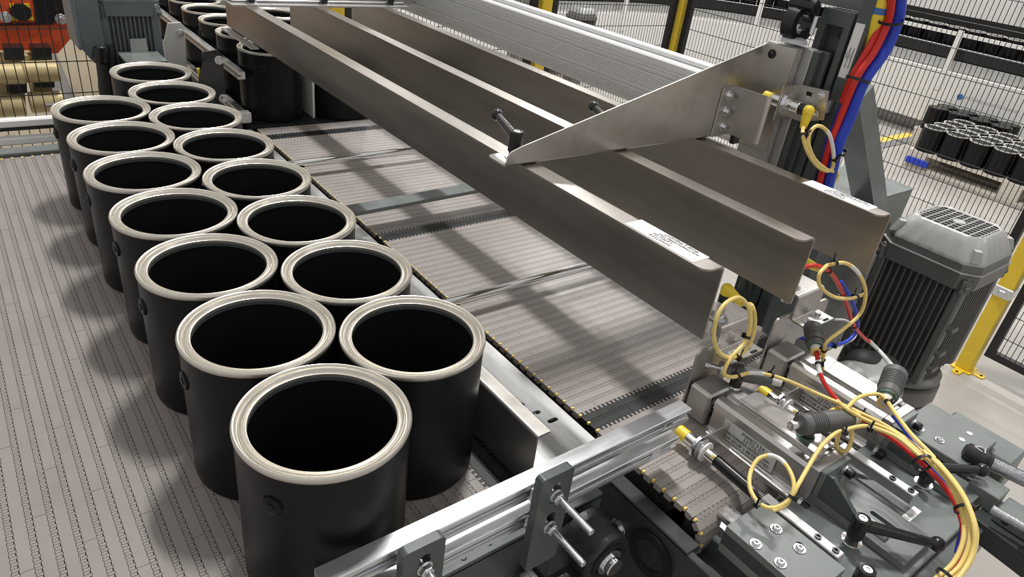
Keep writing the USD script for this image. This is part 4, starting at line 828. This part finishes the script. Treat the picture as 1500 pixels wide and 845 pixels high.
cable('blue air hose leaving the ribbed flow controller and joining the bundle', [x1_, (0.8572, 0.2490, 0.9920), (0.8654, 0.2258, 0.9900), (0.8614, 0.1917, 0.9900), (0.8506, 0.1557, 0.9850), (0.8459, 0.1297, 0.9760), (0.8310, 0.1032, 0.9630), (0.7940, 0.0859, 0.9450)], RR, 'blue', ties=(.1,), name='air_hose', cat='hose', extra=((.05, .15, 'white_label'),))
cable('short blue air hose from the lower flow controller into the bundle', [x2_, (0.8944, 0.2431, 1.0000), (0.8758, 0.2147, 1.0000), (0.8588, 0.1875, 0.9980), (0.8500, 0.1643, 0.9940)], RR, 'blue', name='air_hose', cat='hose', extra=((.02, .4, 'grey_tube'),))
# hoses up the lift column
BL = [(1321, -12), (1319, 0), (1314, 32), (1296, 75), (1265, 120), (1244, 175), (1229, 210), (1216, 260), (1208, 300)]
cable('thick blue hose running up the lift column beside the red ones', [(1.1520, 0.5500, 1.4783), (1.1566, 0.5500, 1.4649), (1.1713, 0.5500, 1.4335), (1.1670, 0.5500, 1.3895), (1.1355, 0.5500, 1.3430), (1.1335, 0.5500, 1.2826), (1.1285, 0.5500, 1.2429), (1.1407, 0.5500, 1.1814), (1.1561, 0.5500, 1.1154)], .0092, 'blue', name='air_hose', cat='hose')
cable('thin blue hose half hidden left of the lower red hose on the lift column', [(1.1488, 0.5720, 1.3529), (1.1408, 0.5720, 1.3093), (1.1369, 0.5720, 1.2640), (1.1362, 0.5720, 1.2287), (1.1565, 0.5720, 1.1582)], .0045, 'blue', name='air_hose', cat='hose')
cable('right one of the two red hoses on the lift column, touching the thick blue hose', [(1.1385, 0.5550, 1.4733), (1.1419, 0.5550, 1.4638), (1.1539, 0.5550, 1.4325), (1.1448, 0.5550, 1.3888), (1.1194, 0.5550, 1.3488), (1.1233, 0.5600, 1.2860), (1.1211, 0.5600, 1.2379), (1.1302, 0.5600, 1.1765), (1.1428, 0.5600, 1.1133)], .0056, 'red', name='air_hose', cat='hose')
cable('left one of the two red hoses on the lift column', [(1.1465, 0.5650, 1.4718), (1.1499, 0.5650, 1.4622), (1.1575, 0.5650, 1.4305), (1.1417, 0.5650, 1.3866), (1.1305, 0.5680, 1.3450), (1.1359, 0.5720, 1.3040)], .0056, 'red', name='air_hose', cat='hose')
cable('thick yellow hose with a dark blue band behind the red hoses at the top edge', [(1.1471, 0.5720, 1.4803), (1.1516, 0.5720, 1.4610), (1.1532, 0.5720, 1.4311), (1.1635, 0.5750, 1.3933), (1.1661, 0.5760, 1.3566)], .0105, 'yellow_plug', name='air_hose', cat='hose', extra=((.36, .46, 'logo_blue'),))
ht = thing('hose_tie', 'black cable ties holding the red and blue hoses to the lift column', 'cable tie', (1.1470, 0.5500, 1.4345))
for a, b, w in (((1.1575, 0.5530, 1.4339), (1.1618, 0.5530, 1.4147), .0175), ((1.1302, 0.5560, 1.3449), (1.1262, 0.5560, 1.3268), .0165), ((1.1378, 0.5530, 1.2267), (1.1404, 0.5530, 1.2096), .015)):
    obj('tie', tie(np.array(a), np.array(b) - np.array(a), w, .004), 'plastic_black', ht)
pe = e0 + (0, 0, -.026)
cable('yellow sensor cable hanging in a loop below the sensor on the lift column', [pe, (0.9967, 0.5450, 1.2741), (1.0180, 0.5450, 1.2503), (1.0593, 0.5450, 1.2198), (1.1037, 0.5450, 1.2003), (1.1262, 0.5450, 1.2010), (1.1134, 0.5450, 1.2275), (1.0819, 0.5450, 1.2606), (1.0512, 0.5450, 1.2778), (1.0275, 0.5450, 1.2820), (1.0170, 0.5450, 1.2711), (1.0267, 0.5450, 1.2516), (1.0605, 0.5450, 1.2243), (1.1088, 0.5450, 1.2020), (1.1477, 0.5450, 1.1910), (1.1539, 0.5450, 1.1815), (1.1433, 0.5450, 1.1643)], .0029, 'yellow_cable', ties=(.08, .36, .86), extra=((.37, .48, 'white_label'),))

# ================================================================== behind: incoming conveyor at the top left
inc = thing('incoming_conveyor', 'dark conveyor bringing single files of black cans at the top left', 'conveyor', (.8, 2.5, .9))
obj('belt', bx(.598, 1.09, 1.8625, 4.2, .880, .8995, .001), 'belt_black', inc)
obj('body', bx(.61, 1.08, 1.87, 4.2, .70, .8795), 'bed_black', inc)
obj('lane_divider', bx(.783, .7895, 1.895, 3.2, .9002, 1.03, .001), 'white_plastic', inc, 'white lane divider')
obj('leg', bx(.64, .70, 2.2, 2.26, 0, .70, .002), 'paint_dark', inc); obj('leg', bx(1.0, 1.06, 2.2, 2.26, 0, .70, .002), 'paint_dark', inc)
for z, y0, lb in ((1.037, 1.905, 'upper slotted aluminium guide rail beside the incoming cans at the top left'), (.928, 1.905, 'lower slotted aluminium guide rail beside the incoming cans, near its white end block')):
    t = thing('guide_rail', lb, 'aluminium rail', (.592, 2.2, z))
    pf = [(u, v) for u, v in tslot(.582, .602, z - .02, z)]
    obj('profile', prism(pf, 'y', y0, 3.4), 'aluminium_y', t)
obj('end_block', bx(.555, .604, 1.88, 1.905, .905, .935, .003), 'white_plastic', t)
wb = thing('rail_bracket', 'pale grey plate bracket with a bolt holding the far guide rails at the top left', 'bracket', (0.5159, 2.2600, 0.9802))
obj('plate', hull([np.array(q) + (0, s, 0) for q in ((0.5061, 2.2600, 1.0880), (0.5412, 2.2600, 1.0899), (0.5495, 2.2600, 1.0804), (0.5446, 2.2600, 0.9633), (0.4860, 2.2600, 0.9654), (0.4888, 2.2600, 1.0353)) for s in (0, .006)]), 'white_panel', wb)
obj('arm', bx(.50, .612, 2.262, 2.268, .72, .90, .001), 'white_panel', wb)
obj('bolt', bolt((0.5360, 2.2600, 1.0595), (0, -1, 0), .012, .008), 'zinc', wb)
kb = thing('rail_bracket', 'black plate bracket with two bolts holding the near guide rails behind the last cans', 'bracket', (0.5192, 1.9200, 0.9741))
obj('plate', hull([np.array(q) + (0, s, 0) for q in ((0.5093, 1.9200, 1.0866), (0.5417, 1.9200, 1.0910), (0.5527, 1.9200, 1.0804), (0.5526, 1.9200, 0.9538), (0.4833, 1.9200, 0.9583), (0.4894, 1.9200, 1.0202)) for s in (0, .006)]), 'plastic_black', kb)
obj('arm', bx(.545, .612, 1.921, 1.926, .72, .90, .001), 'plastic_black', kb)
obj('bolt', bolt((0.5428, 1.9200, 1.0651), (0, -1, 0), .012, .008), 'zinc', kb); obj('bolt', bolt((0.5447, 1.9200, 0.9653), (0, -1, 0), .012, .008), 'zinc', kb)
obj('zip_tie', cyl((0.4937, 1.9400, 1.0410), (0.4967, 1.9400, 1.0199), .004, 10), 'yellow_plug', kb)
for z0, z1, lb in ((.949, .966, 'upper one of two white plastic guide rails at the left edge'), (.908, .925, 'lower one of two white plastic guide rails at the left edge')):
    t = thing('plastic_rail', lb, 'guide rail', (0, 1.86, z0)); obj('profile', bx(-.4, .20, 1.850, 1.872, z0, z1, .003), 'white_plastic', t)
    obj('clip', bx(.05, .07, 1.872, 1.885, z0 + .002, z1 - .002, .001), 'zinc', t)
rs = thing('rail_post', 'dark post behind the white plastic guide rails', 'post', (-.3, 1.89, 0)); obj('post', bx(-.33, -.30, 1.886, 1.91, 0, .97, .002), 'paint_dark', rs)
obj('cross_bar', bx(-.33, .20, 1.886, 1.896, .93, .945), 'bed_black', rs)
obj('tab', bx(*(lambda q: (q[0] - .02, q[0] + .03, q[1] - .01, q[1] + .01, q[2] - .003, q[2]))((0.1663, 1.9500, 0.9672))), 'motor_grey', rs)

# robot with its gripper behind the left fence
rb = thing('robot', 'red-orange robot arm with black cover behind the wire fence at the top left', 'robot', (.1, 3.2, .8))
def face(pts, y, th, c=0): return hull([np.array(q) + (0, s, 0) for q in pts for s in (0, th)])
obj('arm', face(((0.0113, 3.2000, 0.7971), (0.3134, 3.2000, 0.7897), (0.3683, 3.2000, 0.8468), (0.3686, 3.2000, 0.9015), (0.3744, 3.2000, 1.0755), (0.0703, 3.2000, 1.0644)), 3.2, .22), 'robot_red', rb)
obj('cover', face(((0.2611, 3.1950, 0.9025), (0.3658, 3.1950, 0.9025), (0.3781, 3.1950, 1.0764), (0.2805, 3.1950, 1.0728)), 3.195, .03), 'plastic_black', rb)
obj('seam', face(((0.0312, 3.1900, 0.8899), (0.3154, 3.1900, 0.8962), (0.3163, 3.1900, 0.9011), (0.0333, 3.1900, 0.8991)), 3.19, .02), 'plastic_black', rb)
obj('warning_patch', face(((0.1939, 3.1920, 0.9662), (0.2539, 3.1920, 0.9670), (0.2580, 3.1920, 0.9103), (0.1910, 3.1920, 0.9102)), 3.192, .01), 'yellow_paint', rb)
obj('round_cover', prism(Polygon([((0.2226, 3.1800, 0.9409)[0] + .034 * math.cos(a), (0.2226, 3.1800, 0.9409)[2] + .030 * math.sin(a)) for a in np.linspace(0, 2 * PI, 8, endpoint=False) + PI / 8]), 'y', 3.178, 3.20), 'plastic_black', rb)
for q in ((0.1727, 3.1900, 0.9223), (0.3419, 3.1800, 0.9176)): obj('bolt', bolt(q, (0, -1, 0), .02, .01), 'zinc', rb)
gp_ = thing('gripper', 'beige and black suction gripper of the robot behind the wire fence at the left edge', 'gripper', (.1, 3.1, .5))
GRID = [[(0.0663, 3.1000, 0.8098), (0.1902, 3.1000, 0.8064), (0.1796, 3.1000, 0.7189), (0.0543, 3.1000, 0.7247)],
        [(0.1984, 3.1000, 0.8062), (0.2740, 3.1000, 0.8042), (0.2671, 3.1000, 0.7299), (0.1907, 3.1000, 0.7332)],
        [(0.0423, 3.1000, 0.6963), (0.1760, 3.1000, 0.6891), (0.1659, 3.1000, 0.6031), (0.0307, 3.1000, 0.6131)],
        [(0.2049, 3.1000, 0.7077), (0.2648, 3.1000, 0.7047), (0.2540, 3.1000, 0.6071), (0.1934, 3.1000, 0.6114)]]
GRIDB = [[(0.1400, 3.1000, 0.8408), (0.2007, 3.1000, 0.8397), (0.1945, 3.1000, 0.7967), (0.1355, 3.1000, 0.7984)],
        [(0.2213, 3.1000, 0.8393), (0.2844, 3.1000, 0.8381), (0.2786, 3.1000, 0.7942), (0.2173, 3.1000, 0.7960)],
        [(0.1251, 3.1000, 0.7263), (0.1868, 3.1000, 0.7235), (0.1804, 3.1000, 0.6788), (0.1203, 3.1000, 0.6822)],
        [(0.2114, 3.1000, 0.7423), (0.2754, 3.1000, 0.7396), (0.2695, 3.1000, 0.6943), (0.2073, 3.1000, 0.6975)]]
for i in range(4):
    obj('holder', hull([np.array(p) + (0, s, 0) for p in [GRID[i][j] for j in range(4)] for s in (0, .09)]), 'beige', gp_)
    obj('block', hull([np.array(p) + (0, s, 0) for p in [GRIDB[i][j] for j in range(4)] for s in (-.02, .05)]), 'plastic_black', gp_)
    ce = np.mean(GRID[i], axis=0); obj('cup', cyl(ce + (-.05, -.035, -.01), ce + (.06, -.035, -.01), .038, 20, .004), 'beige', gp_)
cw = thing('cream_panel', 'cream machine panel with a sloping edge behind the fence at the top left', 'panel', (.6, 4.4, 0))
obj('panel', bx(-1.6, .75, 4.40, 4.44, 0, 1.9, .004), 'cream', cw)
obj('grey_strip', face(((0.3896, 4.3800, 0.5128), (0.4199, 4.3800, 0.5120), (0.4718, 4.3800, 0.2651), (0.3557, 4.3800, 0.2724)), 4.38, .015), 'motor_light', cw)

# ================================================================== fences
def fence(name, a, b, z0, z1, sp, label, hs=.1, frame_r=.015, wr=.0014):
    a, b = np.array(a, float), np.array(b, float); L = np.linalg.norm(b - a); d = (b - a) / L
    t = thing(name, label, 'fence', (*((a + b) / 2), z0)); nrm = np.array([-d[1], d[0]])
    ms = []
    def bar(p, q, za, zb, r):
        return hull([(*(x + s * nrm * r), z) for x in (p, q) for s in (-1, 1) for z in (za, zb)])
    def rod(p0, p1, r): return lathe([(r, 0), (r, np.linalg.norm(np.subtract(p1, p0)))], p0, np.subtract(p1, p0), 5)
    n = int(L / sp)
    for i in range(1, n):
        p = a + d * sp * i; ms.append(rod((*p, z0), (*p, z1), wr))
    w1 = cat_(ms); ms = []
    for z in np.arange(z0 + hs, z1, hs): ms.append(rod((*(a + nrm * wr * 1.6), z), (*(b + nrm * wr * 1.6), z), wr * 1.25))
    w = obj('wire_mesh', [w1] + ms, 'fence_black', t, 'black welded wires'); tag(w, kind='stuff')
    f = frame_r
    for p, q, za, zb in ((a, a + d * f * 2, z0, z1), (b - d * f * 2, b, z0, z1), (a + d * 2 * f, b - d * 2 * f, z0, z0 + 2 * f), (a + d * 2 * f, b - d * 2 * f, z1 - 2 * f, z1)):
        obj('frame_tube', bar(p, q, za, zb, f), 'fence_black', t)
    return t
FXP = 3.15
fence('wire_fence', (FXP, .715), (FXP, 2.575), .10, 2.1, .0200, 'black wire fence panel between the two yellow posts right of the lift column')
fence('wire_fence', (FXP, -1.2), (FXP, .625), .10, 2.1, .0200, 'black wire fence panel right of the yellow post with the foot, at the right edge')
fence('wire_fence', (2.24, 2.62), (3.10, 2.62), .10, 2.1, .0200, 'black wire fence panel between the two yellow posts above the aluminium beam')
fence('wire_fence', (1.22, 2.62), (2.15, 2.62), .10, 2.1, .0200, 'black wire fence panel seen through the gap above the farthest lane plate')
fence('wire_fence', (-.9, 2.62), (.40, 2.62), .10, 2.1, .0280, 'black wire fence panel in front of the red robot at the top left')
def post(x, y, label, hasfoot=True, r=.030):
    t = thing('fence_post', label, 'post', (x, y, 0))
    obj('post', bx(x - r, x + r, y - r, y + r, .006, 2.2, .004), 'yellow_paint', t)
    ft = [prism(rrect(x - .045, x + .045, y - .040, y + .04, .008), 'z', 0, .007)]
    for sx, sy in ((-1, 0), (1, 0)): ft.append(prism(rrect(x + sx * .06 - .03, x + sx * .06 + .03, y - .016, y + .016, .014), 'z', 0, .006))
    ft.append(prism(rrect(x - .02, x + .02, y - .085, y - .03, .012), 'z', 0, .006))
    obj('foot', ft, 'yellow_paint', t)
    for sx, sy in ((-.072, 0), (.072, 0), (0, -.07)): obj('anchor_hole', cyl((x + sx, y + sy, .006), (x + sx, y + sy, .0074), .006, 14), 'hole', t)
    for z in (.36, 1.75): obj('clamp', [bx(x - r - .004, x + r + .004, y - r - .004, y + r + .004, z, z + .045, .002), bx(x - r - .012, x - r - .003, y - .012, y + .012, z + .012, z + .032, .002)], 'zinc', t)
    return t
post(3.150, .670, 'yellow fence post with a foot plate on the floor right of the large gearmotor')
post(3.150, 2.620, 'yellow fence post at the corner, between two black frames above the gusset bracket')
post(2.195, 2.620, 'yellow fence post crossed by the ribbed aluminium beam')
post(1.175, 2.620, 'yellow fence post glimpsed above the middle lane plate at the top edge')
gpz = thing('gearbox_post', 'pale steel column beside the yellow post crossed by the beam', 'column', (2.12, 3.0, 0)); obj('tube', cyl((2.3599, 3.0000, 0.9508)[:2] + (0,), (2.3599, 3.0000, 0.9508)[:2] + (1.2,), .045, 24), 'aluminium_matt', gpz)
q = (2.3568, 3.0000, 0.9708); obj('foot', cyl((q[0], q[1], q[2] - .03), (q[0], q[1], q[2]), .075, 28, .01), 'motor_grey', gpz)

# ================================================================== far white conveyors
from shapely.geometry import LineString
def path_pts():
    p = [(1.2, 5.2), (5.4, 5.2)]; p += [(5.4 + 1.6 * math.sin(a), 3.6 + 1.6 * math.cos(a)) for a in np.linspace(0, PI / 2, 16)]; return p + [(7.0, -4)]
PATH = LineString(path_pts())
def band(off, th, z0, z1):
    l = PATH.parallel_offset(abs(off), 'right' if off < 0 else 'left') if off else PATH
    return prism(l.buffer(th / 2, cap_style=2), 'z', z0, z1)
wc_ = thing('white_conveyor', 'long curved white conveyor with black cans behind the wire fence', 'conveyor', (6, 4, 0))
obj('side_panel', band(0, .02, .13, .565), 'white_panel', wc_, 'white side panel'); obj('lip', band(.02, .06, .565, .585), 'white_plastic', wc_)
obj('track', band(.20, .28, .60, .675), 'motor_light', wc_, 'grey track'); obj('black_rail', band(.10, .03, .685, .775), 'plastic_black', wc_, 'black rail')
obj('deck', band(.32, .40, .62, .735), 'bed_black', wc_); obj('guide_rail', band(.13, .02, .868, .900), 'white_plastic', wc_, 'white guide rail'); obj('rail_line', band(.085, .006, .776, .782), 'white_plastic', wc_)
obj('back_rail', band(.62, .03, .80, 1.0), 'bed_black', wc_)
for s in (1.6, 2.6, 3.1, 4.2, 4.9, 5.7, 6.4, 7.6, 9.0):
    p = np.array(PATH.interpolate(s).coords[0]); p2 = np.array(PATH.interpolate(s + .01).coords[0]); d = (p2 - p) / np.linalg.norm(p2 - p); n_ = np.array([d[1], -d[0]])
    obj('upright', hull([(*(p + d * a + n_ * b), z) for a in (-.025, .025) for b in (.005, .02) for z in (.42, .93)]), 'white_plastic', wc_)
obj('foot_frame', band(.25, .05, 0, .13), 'motor_light', wc_)
lg = text_on([('BWIntegrated Systems', .065, 0)], (6.9895, 2.545, .405), (0, -1, 0), (0, 0, 1), (.030,), .0006)
obj('lettering', lg, 'motor_light', wc_, 'faint grey lettering on the panel', smooth=False)
obj('logo', [cyl((6.9895, 2.505, .412), (6.9885, 2.505, .412), .026, 24), ], 'logo_blue', wc_, 'small blue globe emblem')
far0 = None
def far_can(x, y, z, label, group):
    global far0
    if far0 is None:
        far0 = thing('far_can', label, 'can', (x, y, z), group)
        obj('body', lathe([(0, .001), (.0825, .001), (.0825, .18), (.080, .181), (0, .15)], (x, y, z), (0, 0, 1), 24), 'can_black', far0)
        obj('ring', lathe([(.0825, .178), (.084, .182), (.083, .187), (.072, .185), (.072, .178)], (x, y, z), (0, 0, 1), 24), 'far_ring', far0); return far0
    return dup(far0, (x, y, z), label, group)
line = PATH.parallel_offset(.32, 'left'); s = .4; i = 0
while s < line.length - 1.5:
    x, y = line.interpolate(s).coords[0]; far_can(x, y, .737, 'small black can in the row riding on the curved white conveyor behind the fence', 'cans on the far white conveyor'); s += .171; i += 1
cb = thing('white_cabinet', 'white machine cabinet with a grey rounded frame at the top right', 'cabinet', (8.4, 2.5, 0))
obj('body', bx(8.2, 8.9, -2, 4.6, 0, 2.2, .01), 'white_panel', cb)
fr_ = rrect(1.6, 2.75, 1.12, 1.8, .08).difference(rrect(1.63, 2.72, 1.15, 1.77, .06)); obj('window_frame', prism(fr_, 'x', 8.18, 8.2), 'motor_light', cb)
cb2 = thing('white_cabinet', 'white machine cabinet in the background above the aluminium beam', 'cabinet', (4, 6.6, 0)); obj('body', bx(.9, 7.4, 6.4, 7.0, 0, 1.1, .01), 'white_panel', cb2)
obj('dark_band', bx(.9, 7.4, 6.39, 6.4, .75, 1.0), 'bed_black', cb2)
fm = gearmotor(4.62, 4.96, .20, .30, .69, 'motor_grey', 'motor_light', 'small grey gearmotor on the white conveyor between the two yellow posts', flange=False)
obj('stand', bx(4.56, 4.68, 4.9, 5.02, 0, .33, .003), 'motor_grey', fm)
# pallets of cans on the floor
FCL = ['open black can in the front row on the first wooden pallet behind the fence', 'open black can in the second row from the front on the first wooden pallet', 'open black can in the third row from the front on the first wooden pallet', 'open black can in the back row on the first wooden pallet']
pa = thing('pallet', 'pale wooden pallet under the stacked black cans at the right', 'pallet', (6.3, 1.6, 0))
for i in range(6): obj('deck_board', bx(5.82 + i * .13, 5.82 + i * .13 + .105, .75, 2.28, .122, .144, .002), 'wood', pa)
for i in range(3):
    for j in range(3): obj('block', bx(5.82 + i * .31, 5.82 + i * .31 + .15, .76 + j * .685, .76 + j * .685 + .14, .022, .10, .002), 'wood', pa)
for j in range(3): obj('stringer', bx(5.82, 6.59, .76 + j * .685, .76 + j * .685 + .14, .1, .122, .002), 'wood', pa)
for i in range(3): obj('bottom_board', bx(5.82 + i * .31, 5.82 + i * .31 + .15, .75, 2.28, 0, .022, .002), 'wood', pa)
for i in range(4):
    for j in range(7):
        far_can(5.91 + i * .169, 2.19 - j * .172, .1445, FCL[i], 'cans on the wooden pallet, row %d' % (i + 1))
pa2 = thing('pallet', 'second pale wooden pallet behind the first one, carrying closed black cans', 'pallet', (6.72, 2.1, 0))
for i in range(2): obj('deck_board', bx(6.60 + i * .17, 6.60 + i * .17 + .16, 1.75, 2.62, .122, .144, .002), 'wood', pa2)
for j in range(2): obj('bearer', bx(6.60, 6.93, 1.76 + j * .72, 1.76 + j * .72 + .13, 0, .122, .002), 'wood', pa2)
cc = None
for i in range(2):
    for j in range(4):
        loc = (6.685 + i * .17, 2.52 - j * .172, .1445); lb = ('front', 'back')[i] + ' row of closed black cans on the second pallet behind the fence'
        if cc is None:
            cc = thing('closed_can', lb, 'can', loc, 'closed cans on the second pallet, front row'); obj('body', lathe([(0, 0), (.083, 0), (.083, .187), (.080, .190), (0, .190)], loc, (0, 0, 1), 24), 'can_black', cc)
        else: dup(cc, loc, lb, 'closed cans on the second pallet, %s row' % ('front', 'back')[i])
solo('blue_strap', bx(5.80, 5.818, 2.10, 2.27, .04, .09, .004), 'blue', 'blue plastic corner piece at the front of the wooden pallet', 'plastic piece')
solo('floor_line', bx(5.9, 6.97, 2.70, 2.79, .0, .0015), 'floor_yellow', 'yellow line on the floor behind the fence left of the pallet', 'floor marking')
solo('kerb_plate', bx(6.0, 6.97, 2.60, 2.695, .0, .006), 'kerb', 'dark grey steel strip on the floor beside the yellow line', 'floor strip')
